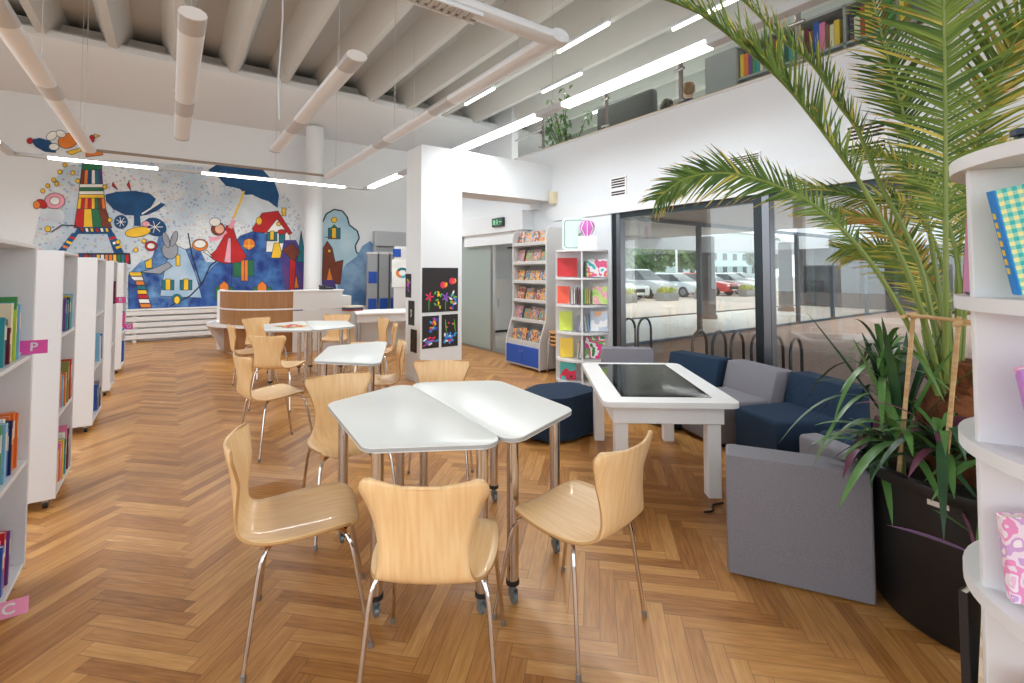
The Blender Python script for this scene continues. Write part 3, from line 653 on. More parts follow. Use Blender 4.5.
# painted bird at the top, star trail, flowers in place of small figures
P_([(30, 140), (40, 138), (50, 141), (56, 147), (56, 153), (45, 152), (36, 147)], NAVY); P_(oval(30, 141, 3, 3), REDP); P_(oval(68, 141, 10, 7.5, a=-.2), ORG); P_(oval(52, 136, 6, 4, a=-.5), WHT); P_(oval(61, 134, 5, 3.5, a=.4), WHT); P_(oval(54, 147, 5, 3.5), WHT); P_([(66, 152), (84, 147), (84, 150), (72, 155)], YLW); P_(oval(92, 139, 2.5, 4), REDP); P_([(94, 134), (100, 136), (95, 138)], YLW); P_([(86, 152), (102, 151), (103, 155), (86, 157)], ORG)
for (x, y) in ((65, 165), (60, 172), (54, 180), (48, 186), (43, 191), (73, 173), (78, 181), (57, 184), (105, 187), (110, 220), (118, 242), (144, 241), (136, 250)): P_(oval(x, y, 2.4, 2.4, 7), YLW)
P_(oval(55, 201, 10, 8), PNK); P_(oval(55, 201, 5, 4), WHT); P_(oval(42, 204, 6, 4, a=.6), REDP); P_(oval(37, 205, 3.5, 4), ORG); P_(oval(56, 216, 9, 7), CLOUD); line(mu, [(52, 232), (62, 225), (76, 226), (84, 233)], 1.2, INK); P_(oval(48, 229, 3, 3), YLW)
P_(oval(170, 250, 8, 9), pm('grey', (150, 156, 166))); P_(oval(166, 240, 3, 8, a=-.3), pm('grey', 0)); P_(oval(174, 239, 3, 8, a=.3), pm('grey', 0)); P_(oval(151, 246, 6, 5), REDP); P_(oval(151, 246, 4, 3), WHT); P_([(145, 262), (152, 258), (152, 268), (146, 268)], YLW); P_([(140, 272), (160, 274), (172, 266), (168, 262), (155, 268)], pm('grey', 0))
# stair of books
for k in range(8): P_([(129+k*1.5, 272+k*4.5), (141+k*1.3, 272+k*4.5), (142.5+k*1.3, 276+k*4.5), (130.5+k*1.5, 276+k*4.5)], [YLW, WHT, ORG, TEAL, YLW, REDP, WHT, ORG][k])
P_([(129, 276), (136, 282), (140, 309), (129, 309)], DEEP)
# right side of the column: cloud-topped panel
P_([(322, 300), (322, 222), (326, 214), (334, 209.5), (342, 211), (347, 217), (349, 225), (357, 231), (359, 238), (355, 246), (356, 252), (363, 258), (368, 270), (366, 300)], pm('cloud_panel', (150, 188, 206), (184, 210, 220), 1.5))
line(mu, [(322.5, 222), (326, 214), (334, 209.5), (342, 211), (347, 217), (349, 225), (357, 231), (359, 238), (355, 246), (356, 252), (363, 258)], 1.4, INK)
P_([(337, 300), (338, 276), (346, 264), (356, 257), (362, 246), (370, 241), (375, 247), (375, 305), (350, 305)], pm('mist_blue', (76, 118, 166), (140, 172, 202), 2.6))
P_(oval(334, 220, 2.8, 2.8), YLW); P_([(328, 228), (340, 228), (340, 239), (328, 239)], TEAL); P_([(331.5, 227), (336, 227), (336, 239), (331.5, 239)], YLW); P_([(331, 228), (334, 224.5), (337, 228)], GRN); line(mu, [(325, 237), (338, 239)], .9, BRN)
P_([(322, 272), (323, 248), (327, 241), (332, 248), (335, 262), (343, 260), (340, 284), (322, 284)], BRN); P_([(326, 281), (329, 266), (333, 281)], ORG); P_(oval(329, 251, 1.6, 1.6), YLW); P_([(322, 300), (322, 280), (334, 280), (339, 300)], PURP)
o = mu.build('wall_mural', None, recalc=False); tag(o, 'colourful children\'s mural of a book tower, blue hills and houses on the far wall', 'mural')

# ------------------------------------------------------------------ radiator covers under the mural
t = thing('radiator_cover', 'white slatted radiator cover under the mural', 'radiator cover', (-.6, 12.38, 0))
for k in range(5):
    q = MB(); q.box((-.9, -.03, .06+k*.12), (1.5, .0, .15+k*.12), GREYW, .008); q.build('slat', t)
for x in (-.88, .05, 1.48): q = MB(); q.box((x-.03, 0, 0), (x+.03, .12, .62), GREYW); q.build('post', t)
q = MB(); q.box((-.95, -.04, .64), (1.55, .14, .67), WHITE, .005); q.build('top_board', t)

# ------------------------------------------------------------------ reception desk
t = thing('reception_desk', 'round wood-fronted reception desk with white side panel before the mural', 'reception desk', (1.75, 10.12, 0))
def arc(r, a0, a1, n=30): return [(r*math.cos(a0+(a1-a0)*k/n), r*math.sin(a0+(a1-a0)*k/n)) for k in range(n+1)]
def wall_arc(name, r, a0, a1, z0, z1, th, m, parent, n=30):
    q = MB(); o_ = arc(r, a0, a1, n); i_ = arc(r-th, a1, a0, n); q.prism(o_+i_, z0, z1, m); return q.build(name, parent)
A0, A1 = R(168), R(273)
wall_arc('upper_front', 1.0, A0, A1, .79, 1.08, .04, OAK, t); wall_arc('trim_band', 1.01, A0, A1, .765, .79, .05, WHITE, t); wall_arc('middle_front', 1.0, A0, A1, .51, .765, .04, OAK, t)
wall_arc('lower_front', 0.93, A0+.1, A1, .02, .48, .04, OAK, t); wall_arc('top_edge', 1.02, A0-.06, A1, 1.08, 1.1, .08, WHITE, t); wall_arc('plinth', .91, A0+.1, A1, 0, .02, .1, GREYW, t)
q = MB(); q.prism(arc(1.2, R(140), A1-.08, 36)+arc(.84, A1-.08, R(140), 36), .48, .51, WHITE); q.build('ledge', t)
q = MB(); M = Matrix.Translation((-.93, .12, 0)) @ Matrix.Rotation(R(195), 4, 'Z') @ Matrix(((1, 0, 0, 0), (0, 0, 1, 0), (0, 1, 0, 0), (0, 0, 0, 1))); q.prism([(-.06, 0), (.02, 0), (.28, .48), (-.06, .48)], -.012, .012, WHITE, M); q.build('ledge_bracket', t)
q = MB(); q.box((.02, -1.02, .02), (.86, -.98, .74), GREYW); q.box((.02, -1.02, .76), (.86, -.98, 1.08), GREYW); q.box((.86, -1.02, .02), (1.02, -.3, .98), GREYW); q.build('side_panel', t)
q = MB(); q.box((.02, -1.04, 1.08), (.88, -.78, 1.1), WHITE); q.build('side_top', t)
q = MB(); q.box((-1.02, .3, 0), (-.96, .35, 1.08), WHITE); q.build('end_panel', t)
t = thing('counter_desk', 'low white counter desk right of the round reception desk', 'desk', (3.0, 8.55, 0), R(-14))
q = MB(); q.box((-.32, -.42, .69), (.75, .42, .72), WHITE, .006); q.build('desktop', t)
q = MB(); q.box((-.3, -.38, .56), (.72, -.36, .69), GREYW); q.build('apron', t); q = MB(); q.box((-.3, .36, .05), (.72, .38, .69), GREYW); q.build('modesty_panel', t)
for x in (-.26, .68):
    for y in (-.34, .3): q = MB(); q.tube([(x, y, 0), (x, y, .69)], .02, STEEL, 10); q.build('leg', t)
BOOKB = [(150, 60, 40), (40, 60, 90), (200, 190, 170)]
t = thing('paper_stack', 'small stack of brown folders on the white counter desk', 'paper stack', (2.72, 8.85, .721), .3)
for k in range(3): q = MB(); q.box((-.15, -.11, k*.03), (.15, .11, k*.03+.028), mat('folder_%d' % k, BOOKB[k], .7), .003); q.build('folder', t)
t = thing('desk_phone', 'black desk phone on the reception desk top', 'phone', (2.35, 9.22, 1.101), .4)
q = MB(); q.box((-.1, -.09, 0), (.1, .09, .04), BLACK, .01); q.build('base', t); q = MB(); q.tube([(-.08, -.09, .07), (-.08, -.06, .05), (-.08, .06, .05), (-.08, .09, .07)], .02, BLACK, 8); q.build('handset', t)
# grey cabinets with blue panels, poster screen and shutter
BLUEP = mat('blue_panel', (24, 74, 160), .4)
for k, (x, lb) in enumerate([(4.02, 'left'), (4.3, 'middle'), (4.58, 'right')]):
    t = thing('tall_cabinet', f'tall grey cabinet with blue panel behind the counter desk, {lb} of the row', 'cabinet', (x, 11.6, 0), R(-8), 'grey cabinets with blue panels')
    q = MB(); q.box((-.115, -.1, .05), (.115, .1, 1.86), mat('cabinet_grey', (150, 152, 154), .4), .006); q.build('body', t)
    for z in (.5, 1.15) if k != 1 else (.25, .5): q = MB(); q.box((-.1, -.112, z), (.1, -.1, z+.28), BLUEP); q.build('panel', t)
    q = MB(); q.box((-.125, -.11, 1.86), (.125, .11, 1.9), GREYW); q.build('top', t); q = MB(); q.box((-.11, -.09, 0), (.11, .09, .05), BLACK); q.build('plinth', t)
t = thing('partition_screen', 'white partition screen carrying a poster left of the portal column', 'screen', (4.42, 10.4, 0), R(-6))
q = MB(); q.box((-.3, -.02, .05), (.5, .02, 2.0), GREYW, .004); q.build('panel', t)
for x in (-.25, .45): q = MB(); q.box((x-.03, -.2, 0), (x+.03, .2, .05), STEEL, .01); q.build('foot', t)
t = thing('poster', 'poster with a teal and orange ring and a blue square on the white screen', 'poster', (4.2, 10.392, 1.1), R(-6))
q = MB(); q.box((-.14, -.004, -.02), (.26, 0, .6), WHT); q.build('sheet', t)
q = MB(); q.box((-.12, -.007, .66), (.06, -.001, .84), BLUEP); q.build('blue_square', t)
def ringpts(r0, r1, a0, a1): return [(.1+r0*math.cos(a), .3+.8*r0*math.sin(a)) for a in [a0+(a1-a0)*k/12 for k in range(13)]]+[(.1+r1*math.cos(a), .3+.8*r1*math.sin(a)) for a in [a1+(a0-a1)*k/12 for k in range(13)]]
MX = Matrix(((1, 0, 0, 0), (0, 0, -1, 0), (0, 1, 0, 0), (0, 0, 0, 1)))
q = MB(); q.prism(ringpts(.15, .08, 0, 2.6), .004, .006, TEAL, MX); q.prism(ringpts(.15, .08, 2.6, 4.4), .004, .006, ORG, MX); q.prism(ringpts(.15, .08, 4.4, 6.28), .004, .006, mat('paint_cyan', (60, 170, 200), .6), MX); q.build('ring', t)
d = struct(thing('door_2', None, None))
q = MB(); SH = mat('shutter_grey', (186, 188, 192), .45)
for k in range(20): q.box((4.42, 12.45, .1+k*.1), (6.15, 12.53, .195+k*.1), SH, .008)
q.build('shutter', d)
q = MB(); q.box((4.36, 12.36, 2.1), (6.2, 12.55, 2.5), SH, .01); q.box((4.36, 12.4, 0), (4.42, 12.55, 2.1), SH); q.build('shutter_box', d)

# ------------------------------------------------------------------ pictures on the portal column
DARKP = mat('black_paper', (40, 37, 38), .7)
DOTC = [(226, 48, 96), (240, 190, 40), (90, 190, 70), (50, 150, 220), (150, 90, 200), (240, 240, 240), (240, 110, 40), (40, 80, 200)]
DOTM = [mat('collage_%d' % i, c, .6) for i, c in enumerate(DOTC)]
def art(label, face, u0, u1, z0, z1, kind):
    t = thing('black_artwork', label, 'picture', (2.62+u0, 5.73, z0) if face == 'f' else (2.62, 5.73+u0, z0), 0 if face == 'f' else -PI/2)
    W = u1-u0; Hh = z1-z0; W_ = W
    q = MB(); q.box((0, -.006, 0) if face == 'f' else (-W, -.006, 0), (W, -.0005, Hh) if face == 'f' else (0, -.0005, Hh), DARKP); q.build('sheet', t)
    q = MB(); rnd = random.Random(label); xo = 0 if face == 'f' else -W
    def blob(x, z, rx, rz, m, a=0.): q.face([(xo+x+rx*math.cos(k*PI/6)*math.cos(a)-rz*math.sin(k*PI/6)*math.sin(a), -.0068-.0002*rnd.random(), z+rx*math.cos(k*PI/6)*math.sin(a)+rz*math.sin(k*PI/6)*math.cos(a)) for k in range(12)], m)
    if kind == 'big':
        for x, z in ((.3, .35), (.43, .4)): blob(x, z, .045, .045, DOTM[0]); blob(x+.03, z, .028, .035, DOTM[6]); blob(x+.045, z+.005, .016, .03, DOTM[1])
        for x, z, m in ((.1, .2, 0), (.34, .19, 4)):
            for k in range(5): blob(x+.035*math.cos(k*1.26), z+.035*math.sin(k*1.26), .03, .011, DOTM[m], k*1.26)
            blob(x-.005, z-.1, .004, .09, DOTM[2])
        for k in range(14): blob(.17+.1*rnd.random(), .05+.22*rnd.random(), .025, .01, DOTM[rnd.choice([1, 2, 2, 1])], rnd.random()*3)
        for k in range(16): blob(.41+.08*rnd.random(), .04+.22*rnd.random(), .028, .013, DOTM[rnd.choice([0, 3, 2, 5, 7, 6])], rnd.random()*3)
    elif kind == 'dense':
        for k in range(20): blob(W*(.4+.5*rnd.random()), Hh*(.5+.42*rnd.random()), .022, .014, DOTM[rnd.choice([0, 7, 7, 1, 3, 0])], rnd.random()*3)
        for k in range(16): blob(W*(.1+.8*rnd.random()), Hh*(.1+.22*rnd.random()), .03, .012, DOTM[rnd.choice([5, 4, 3, 0, 7])], rnd.random()*.6)
    elif kind == 'stems':
        for x in (.25, .8): blob(W*x, Hh*.65, .006, .09, DOTM[2], .1)
        for k in range(20): blob(W*(.15+.75*rnd.random()), Hh*(.12+.3*rnd.random()), .026, .014, DOTM[rnd.choice([3, 7, 5, 0, 4, 3])], rnd.random()*2)
        for k in range(4): blob(W*(.3+.4*rnd.random()), Hh*(.5+.25*rnd.random()), .014, .012, DOTM[rnd.choice([0, 1])])
    elif kind == 'side':
        for k in range(10): blob(W*(.3+.5*rnd.random()), Hh*(.15+.7*rnd.random()), .03, .014, DOTM[rnd.choice([4, 1, 0, 2])], rnd.random()*3)
    elif kind == 'pale':
        for k in range(3): blob(W*.5, Hh*(.4+.1*k), .03, .014, mat('pale_petal', (190, 196, 180), .7), .8+k)
    else:
        for k in range(4): blob(W*(.3+.4*rnd.random()), Hh*(.2+.6*rnd.random()), .03, .02, mat('dark_brown_petal', (74, 50, 34), .7), k)
    q.build('collage', t, recalc=False)
art('large black collage of bright flowers on the front of the white column', 'f', .02, .54, .90, 1.475, 'big')
art('small black collage with a red and blue figure, lower left on the white column front', 'f', .025, .26, .44, .855, 'dense')
art('small black collage with two green stems, lower right on the white column front', 'f', .3, .54, .44, .86, 'stems')
art('narrow black picture with purple and yellow flowers, top on the column side', 's', .29, .47, 1.08, 1.395, 'side')
art('narrow black picture with one pale flower, middle on the column side', 's', .18, .37, .72, 1.04, 'pale')
art('plain dark brown picture, lowest on the column side', 's', .1, .29, .375, .67, 'dark')
# exit sign, sensor box, vents, detectors
t = thing('exit_sign', 'green running-man exit sign above the glass door', 'sign', (XW-.22, 6.88, 2.27))
q = MB(); q.box((-.05, -.17, -.075), (0, .17, .075), mat('sign_case', (40, 44, 42), .4), .006); q.build('case', t)
q = MB(); q.box((-.053, -.145, -.05), (-.05, .145, .05), mat('exit_green', (10, 84, 50), .5, emit=((20, 150, 80), .12))); q.build('face', t)
q = MB(); SW = mat('sign_white', (150, 220, 180), .5)
q.box((-.056, .06, -.04), (-.053, .11, .04), SW); q.ball((-.055, .0, .035), (.002, .014, .014), SW); q.obox((-.0545, -.005, 0), (.003, .02, .05), Euler((.3, 0, 0)), SW); q.obox((-.0545, .02, -.035), (.003, .012, .05), Euler((.8, 0, 0)), SW); q.obox((-.0545, -.03, -.035), (.003, .012, .05), Euler((-.7, 0, 0)), SW); q.obox((-.0545, .025, .005), (.003, .04, .01), Euler((.3, 0, 0)), SW)
q.box((-.056, -.14, -.008), (-.053, -.06, .008), SW); q.build('pictogram', t)
t = thing('alarm_sounder', 'small beige alarm box at the wall end of the portal beam', 'alarm', (XW-.07, 5.66, 2.46)); q = MB(); q.box((-.03, -.05, 0), (.07, .05, .19), mat('beige_plastic', (220, 208, 180), .5), .01, seg=2); q.build('case', t); q = MB(); q.lathe([(0, 0), (.025, .0), (.03, -.012), (0, -.016)], mat('sounder_lens', (236, 228, 206), .3), 12, (.02, 0, 0)); q.build('lens', t)
GRL = mat('vent_slot_dark', (50, 46, 44), .8)
for (y0, y1, z0, z1, lb) in [(4.25, 4.5, 2.36, 2.66, 'small square white wall vent above the left end of the window'), (1.45, 1.73, 2.39, 2.68, 'square slotted wall vent behind the palm fronds'), (2.5, 2.9, 2.42, 2.62, 'slotted wall vent half hidden by the palm tip above the window post')]:
    t = thing('wall_vent', lb, 'vent', (XW, y0, z0)); W = y1-y0; Hh = z1-z0
    q = MB(); q.box((-.012, 0, 0), (0, W, Hh), GRL); q.build('backing', t)
    q = MB(); n = 9
    for k in range(n+1): q.obox((-.018, W/2, Hh*k/n), (.018, W, Hh/n*.34), None, WHITE)
    q.box((-.022, 0, Hh*.46), (-.004, W, Hh*.54), WHITE)
    q.build('slat', t)['kind'] = 'stuff'
    q = MB()
    for a, c in (((-.02, -.01, 0), (0, .005, Hh)), ((-.02, W-.005, 0), (0, W+.01, Hh)), ((-.02, -.01, -.01), (0, W+.01, .005)), ((-.02, -.01, Hh-.005), (0, W+.01, Hh+.01))): q.box(a, c, WHITE)
    q.build('vent_frame', t)
t = thing('smoke_detector', 'small white detector on the soffit above the mural', 'detector', (.0, 11.55, 5.0)); q = MB(); q.lathe([(0, .06), (.06, .05), (.06, .02), (.03, 0), (0, 0)], WHITE, 16); q.build('cover', t); q = MB(); q.lathe([(.07, .06), (.07, .05), (.05, .05)], GREYW, 16); q.build('base', t)

# ------------------------------------------------------------------ up on the gallery
t = thing('glass_railing', 'glass balustrade with steel posts along the gallery edge', 'railing', (5.02, 0, 3.37))
ys = [6.2, 4.77, 3.55, 2.2, .8, -.6]
for y in ys:
    q = MB(); q.box((-.012, y-.025, -.02), (.012, y+.025, .74), STEEL, .003); po = q.build('post', t)
    for z in (.12, .5): q = MB(); q.tube([(-.03, y-.07, z), (-.03, y+.07, z)], .018, STEEL, 8); q.tube([(-.03, y, z), (.0, y, z)], .012, STEEL, 6); q.build('glass_clamp', po)
for y1, y0 in zip(ys, ys[1:]): q = MB(); q.box((-.04, y0+.05, .05), (-.03, y1-.05, .56), GLASSR); q.build('glass_panel', t)
q = MB(); q.tube([(-.02, -1, .08), (-.02, 6.2, .08)], .012, mat('brass_rail', (206, 186, 150), .3, .9), 8); q.build('lower_rail', t)
q = MB(); q.tube([(0, 6.2, .45), (0, 7.0, .4)], .014, STEEL, 8); q.build('end_rail', t)
t = thing('high_back_sofa', 'dark grey high-backed sofa behind the gallery railing', 'sofa', (6.05, 5.26, 2.95))
DG = mat('charcoal_fabric', (74, 74, 76), .9, bump=.3, bscale=400)
q = MB(); q.box((-.16, -.6, .1), (.0, .6, 1.27), DG, .07, seg=3); q.build('backrest', t); q = MB(); q.box((0, -.58, .15), (.55, .58, .45), DG, .05, seg=2); q.build('seat', t)
for s in (-1, 1): q = MB(); q.box((-.02, s*.6-.06, .12), (.55, s*.6+.06, .62), DG, .04, seg=2); q.build('armrest', t)
for x in (-.1, .48):
    for y in (-.52, .52): q = MB(); q.tube([(x, y, 0), (x, y, .15)], .02, BLACK, 8); q.build('leg', t)
# leafy pot plant on the gallery
def leaf_poly(q, base, d, length, width, m, up=Vector((0, 0, 1)), droop=.2, n=4, fold=.15):
    d = d.normalized(); s_ = d.cross(up); s_ = s_.normalized() if s_.length > 1e-3 else Vector((1, 0, 0)); nn = s_.cross(d)
    prev = None; idx = q.mi(m)
    for k in range(n+1):
        f = k/n; c = base + d*length*f - Vector((0, 0, 1))*droop*length*f*f; w_ = width*math.sin(PI*min(.97, .08+.9*f))**.8 if k < n else width*.04
        row = [q.bm.verts.new(c-s_*w_+nn*fold*w_), q.bm.verts.new(c), q.bm.verts.new(c+s_*w_+nn*fold*w_)]
        if prev:
            for a in (0, 1): f_ = q.bm.faces.new((prev[a], prev[a+1], row[a+1], row[a])); f_.material_index = idx
        prev = row
FIG = mat('fig_leaves', (70, 120, 62), .45, rgb2=(120, 160, 90), scale=6)
t = thing('fig_plant', 'leafy green pot plant on the gallery left of the dark sofa', 'plant', (5.5, 6.12, 2.95)); t.scale = (1.2, 1.2, 1.22)
q = MB(); q.lathe([(0, 0), (.14, 0), (.18, .3), (.16, .3), (.15, .24), (0, .24)], WHITE, 18); q.build('pot', t)
st = MB(); q = MB(); rr = random.Random(3)
for k in range(9):
    a = rr.uniform(0, 6.28); tip = Vector((.3*math.cos(a), .3*math.sin(a), rr.uniform(.75, 1.35))); st.tube([(0, 0, .22), tip*.5+Vector((0, 0, .12)), tip], [.012, .008, .004], BARK, 5)
    for j in range(34):
        f = rr.uniform(.3, 1); p = tip*f+Vector((rr.gauss(0, .05), rr.gauss(0, .05), rr.gauss(0, .04))); dv = Vector((rr.gauss(0, 1), rr.gauss(0, 1), rr.gauss(-.2, .5))); leaf_poly(q, p, dv, .075, .02, FIG, droop=.4, n=3)
st.build('stem', t); q.build('foliage', t, recalc=False)
# gallery bookcase behind the railing
def simple_book(mb, w, h, d, m, pages=PAPER):
    """w along y (thickness), d along -x (spine at x=0 facing +x)"""
    c = .0025
    mb.box((-c, 0, 0), (0, w, h), m); mb.box((-d, 0, 0), (-c, c, h), m); mb.box((-d, w-c, 0), (-c, w, h), m)
INKS = {'red': (196, 40, 44), 'orange': (230, 120, 50), 'yellow': (238, 200, 70), 'green': (70, 150, 80), 'dark green': (30, 84, 66), 'teal': (40, 150, 160), 'light blue': (130, 190, 226), 'blue': (40, 90, 180), 'navy': (32, 44, 86), 'purple': (116, 70, 150), 'pink': (232, 130, 176), 'maroon': (110, 34, 50), 'cream': (236, 226, 196), 'white': (238, 238, 236), 'brown': (130, 88, 60), 'grey': (150, 152, 156), 'black': (34, 34, 38), 'olive': (140, 142, 72), 'lime': (178, 208, 70), 'violet': (170, 150, 214)}
def bookm(c): return mat('cover_'+c.replace(' ', '_'), INKS[c], .35)
t = thing('gallery_bookcase', 'long low grey bookcase full of books behind the gallery wall', 'bookcase', (5.95, 0, 2.95))
GC = mat('grey_bookcase', (168, 168, 170), .5)
q = MB(); q.box((-.01, 1.3, .05), (.02, 3.62, 1.24), GC); q.build('back_panel', t)
for y in (1.3, 2.03, 3.2, 3.6): q = MB(); q.box((-.3, y-.012, 0), (0, y+.012, 1.24), GC); q.build('upright', t)
for z in (.05, .45, .82, 1.22): q = MB(); q.box((-.3, 1.3, z), (0, 3.6, z+.025), GC); q.build('shelf', t)
q = MB(); q.box((-.31, 3.2, .05), (-.3, 3.62, 1.25), GC); q.build('end_door', t)
rb = random.Random(11); y = 3.17; k = 0; cs = ['yellow', 'orange', 'purple', 'green', 'teal', 'cream', 'grey', 'yellow', 'brown', 'yellow', 'cream', 'dark green', 'teal', 'teal', 'brown', 'white', 'maroon', 'brown', 'blue', 'pink', 'brown', 'cream', 'yellow', 'navy', 'cream', 'red', 'yellow', 'yellow', 'white', 'orange', 'green', 'grey', 'yellow']
while y > 1.36 and k < len(cs):
    w_ = rb.uniform(.035, .06)
    if 2.0 < y-w_ < 2.06: y = 2.0; continue
    h = rb.uniform(.24, .34); c = cs[k]
    tt = thing('gallery_book', f'{c} book on the gallery bookcase, {ORD[k] if k < 26 else "the "+str(k+1)+"th"} from the left end', 'book', (5.95-.27, y, 2.95+.846), PI, 'books on the gallery bookcase')
    q = MB(); q.box((-.2, .001, 0), (0, w_-.002, h), bookm(c), .002); q.build('cover', tt); q = MB(); q.box((-.195, .004, .001), (-.01, w_-.005, h+.002), PAPER); q.build('pages', tt)
    y -= w_; k += 1
# ================================================================== FURNITURE
# ------------------------------------------------------------------ trapezoid tables
RUBBER = mat('black_collar', (26, 26, 28), .5); CAST = mat('caster_grey', (120, 130, 134), .35, .4)
def make_table(label, loc, rz):
    t = thing('trapezoid_table', label, 'table', loc, rz, 'white trapezoid tables on chrome legs')
    poly = rounded([(-.635, .003), (.635, .003), (.385, .53), (-.385, .53)], .07, 6)
    q = MB(); q.prism(poly, .698, .72, TOPW, None, .004, TEDGE, 2); q.build('tabletop', t)
    q = MB(); q.box((-.45, .12, .672), (.45, .16, .698), STEEL); q.box((-.3, .42, .672), (.3, .45, .698), STEEL); q.build('underframe', t)
    for x, y in ((-.53, .075), (.53, .075), (-.32, .455), (.32, .455)):
        q = MB(); q.tube([(x, y, .085), (x, y, .695)], .026, CHROME, 20); q.lathe([(.045, .688), (.045, .698)], STEEL, 16, (x, y, 0)); lg = q.build('leg', t)
        q = MB(); q.lathe([(.0, .08), (.029, .08), (.029, .098), (.026, .1)], RUBBER, 18, (x, y, 0)); q.build('collar', lg)
        q = MB(); q.tube([(x, y, .08), (x, y, .055)], .012, CAST, 8); q.box((x-.014, y-.014, .03), (x+.02, y-.009, .06), CAST); q.box((x-.014, y+.009, .03), (x+.02, y+.014, .06), CAST)
        q.tube([(x+.01, y-.008, .023), (x+.01, y+.008, .023)], .023, CAST, 14); q.build('caster', lg)
    return t
T0 = make_table('nearest trapezoid table, left half of the front pair, with three chairs around it', (1.20, 2.28, 0), R(86))
dup(T0, (1.20, 2.28, 0), R(266), 'trapezoid table forming the right half of the front pair, beside the touch table')
dup(T0, (1.58, 4.2, 0), R(66.8), 'single white trapezoid table standing alone between the front and rear pairs')
dup(T0, (1.52, 6.8, 0), R(82.5), 'rear trapezoid table on the left, with a drawing lying on it')
dup(T0, (1.52, 6.8, 0), R(262.5), 'rear trapezoid table on the right, nearest the counter desk')
t = thing('drawing_sheet', 'red and green drawing on paper on the rear left table', 'drawing', (1.3, 6.75, .7205), R(20))
q = MB(); q.box((-.15, -.21, 0), (.15, .21, .0015), PAPER); q.build('sheet', t)
q = MB(); rr = random.Random(5)
for k in range(26):
    x, y = rr.uniform(-.12, .12), rr.uniform(-.18, .18); a = rr.random()*3; q.face([(x+.05*math.cos(a+i*PI/3)*(1 if i % 3 else .6), y+.05*math.sin(a+i*PI/3), .0018+.0001*k) for i in range(6)], [DOTM[0], DOTM[6], DOTM[6], DOTM[0], DOTM[2], DOTM[1]][k % 6])
q.build('drawing', t, recalc=False)

# ------------------------------------------------------------------ bent plywood chairs
def make_chair():
    t = thing('plywood_chair', '', 'chair', (0, 0, 0), 0, 'beech plywood chairs with chrome legs')
    prof = [(.228, .432), (.222, .444), (.195, .455), (.14, .458), (.06, .452), (-.03, .444), (-.11, .440), (-.165, .448), (-.2, .475), (-.216, .52), (-.226, .58), (-.236, .65), (-.246, .71), (-.252, .742), (-.256, .762), (-.258, .775), (-.2595, .783), (-.2605, .788), (-.261, .79)]
    wid = [.150, .172, .190, .207, .217, .214, .196, .170, .152, .142, .144, .160, .182, .197, .202, .200, .195, .186, .168]
    P = catmull([(x, z, w_) for (x, z), w_ in zip(prof, wid)], 54)
    def fn(u, v):
        k = u*54; i = int(min(k, 53)); p = P[i].lerp(P[i+1], k-i); s_ = v*2-1
        back = max(0, min(1, (p.y-.46)/.2)) if u > .4 else 0
        x = p.x + back*.045*s_*s_; z = p.y + (1-back)*.012*(s_*s_) 
        b2 = max(0, (abs(s_)-.4)/.6)
        if u > .84: z -= ((u-.84)/.16)**1.2*(.011*(1-s_*s_))   # dip in the top edge, round corners
        if u < .14: x -= (1-u/.14)*.05*(1-math.sqrt(max(0, 1-b2*b2)))
        x -= .055; z -= .012
        return Vector((x, s_*p.z, z))
    q = MB(); q.grid(fn, 54, 14, PLY); o = q.build('shell', t, 60)
    md = o.modifiers.new('ply', 'SOLIDIFY'); md.thickness = .011; md.offset = 0; md.material_offset_rim = 1; o.data.materials.append(PLYE)
    for sx, nm in ((1, 'leg'), (-1, 'leg')):
        for sy in (1, -1):
            q = MB(); a = Vector((.04*sx, .04*sy, .414)); b_ = Vector((.15*sx-.015, .188*sy, .42)); f = Vector((.215*sx, .225*sy, .004)); d = (f-b_).normalized()
            pts = [a, a.lerp(b_, .5)] + [b_.lerp(a, .3)*(1-s)**2 + b_*2*s*(1-s) + (b_+d*.085)*s*s for s in (.0, .2, .4, .6, .8, 1)] + [f]
            q.tube(pts, .0085, CHROME, 10); lg = q.build(nm, t)
            q = MB(); q.tube([f-d*.02, f+Vector((0, 0, -.004))], .0102, mat('foot_cap', (150, 146, 142), .35, .6), 10); q.build('foot_cap', lg)
    q = MB(); q.lathe([(0, .406), (.085, .406), (.085, .421), (0, .424)], STEEL, 18); q.build('mount_plate', t)
    return t
CH = [((.50, 2.12), -14, 'plywood chair nearest on the left, facing right toward the front table'),
      ((.82, 1.62), 53, 'plywood chair in the centre foreground with its back to the viewer'),
      ((1.375, 1.535), 100, 'plywood chair at the right front of the table, backrest turned to the right'),
      ((.87, 2.85), -92, 'plywood chair behind the left half of the front table, facing the viewer'),
      ((1.48, 2.955), -123, 'plywood chair behind the right half of the front table, only its backrest top showing'),
      ((.74, 4.35), 12, 'plywood chair in the left aisle facing right toward the lone table'),
      ((1.0, 5.65), 48, 'plywood chair before the rear left table with its back to the viewer'),
      ((.9, 6.78), 3, 'plywood chair at the left end of the rear tables, edge on to the viewer'),
      ((1.10, 7.40), -70, 'plywood chair behind the rear left table against the round desk'),
      ((2.0, 7.31), -110, 'plywood chair behind the rear right table, before the white desk panel'),
      ((2.16, 6.5), 180, 'plywood chair at the right end of the rear tables, farther of the two edge on'),
      ((2.06, 5.93), 160, 'plywood chair at the right end of the rear tables, nearer of the two edge on'),
      ((1.49, 4.33), 163, 'plywood chair at the right side of the lone table, beside the white column')]
ch0 = make_chair()
for k, ((x, y), a, lb) in enumerate(CH):
    o = ch0 if k == 0 else dup(ch0, (0, 0, 0))
    o.location = (x, y, 0); o.rotation_euler = (0, 0, R(a)); o['label'] = lb

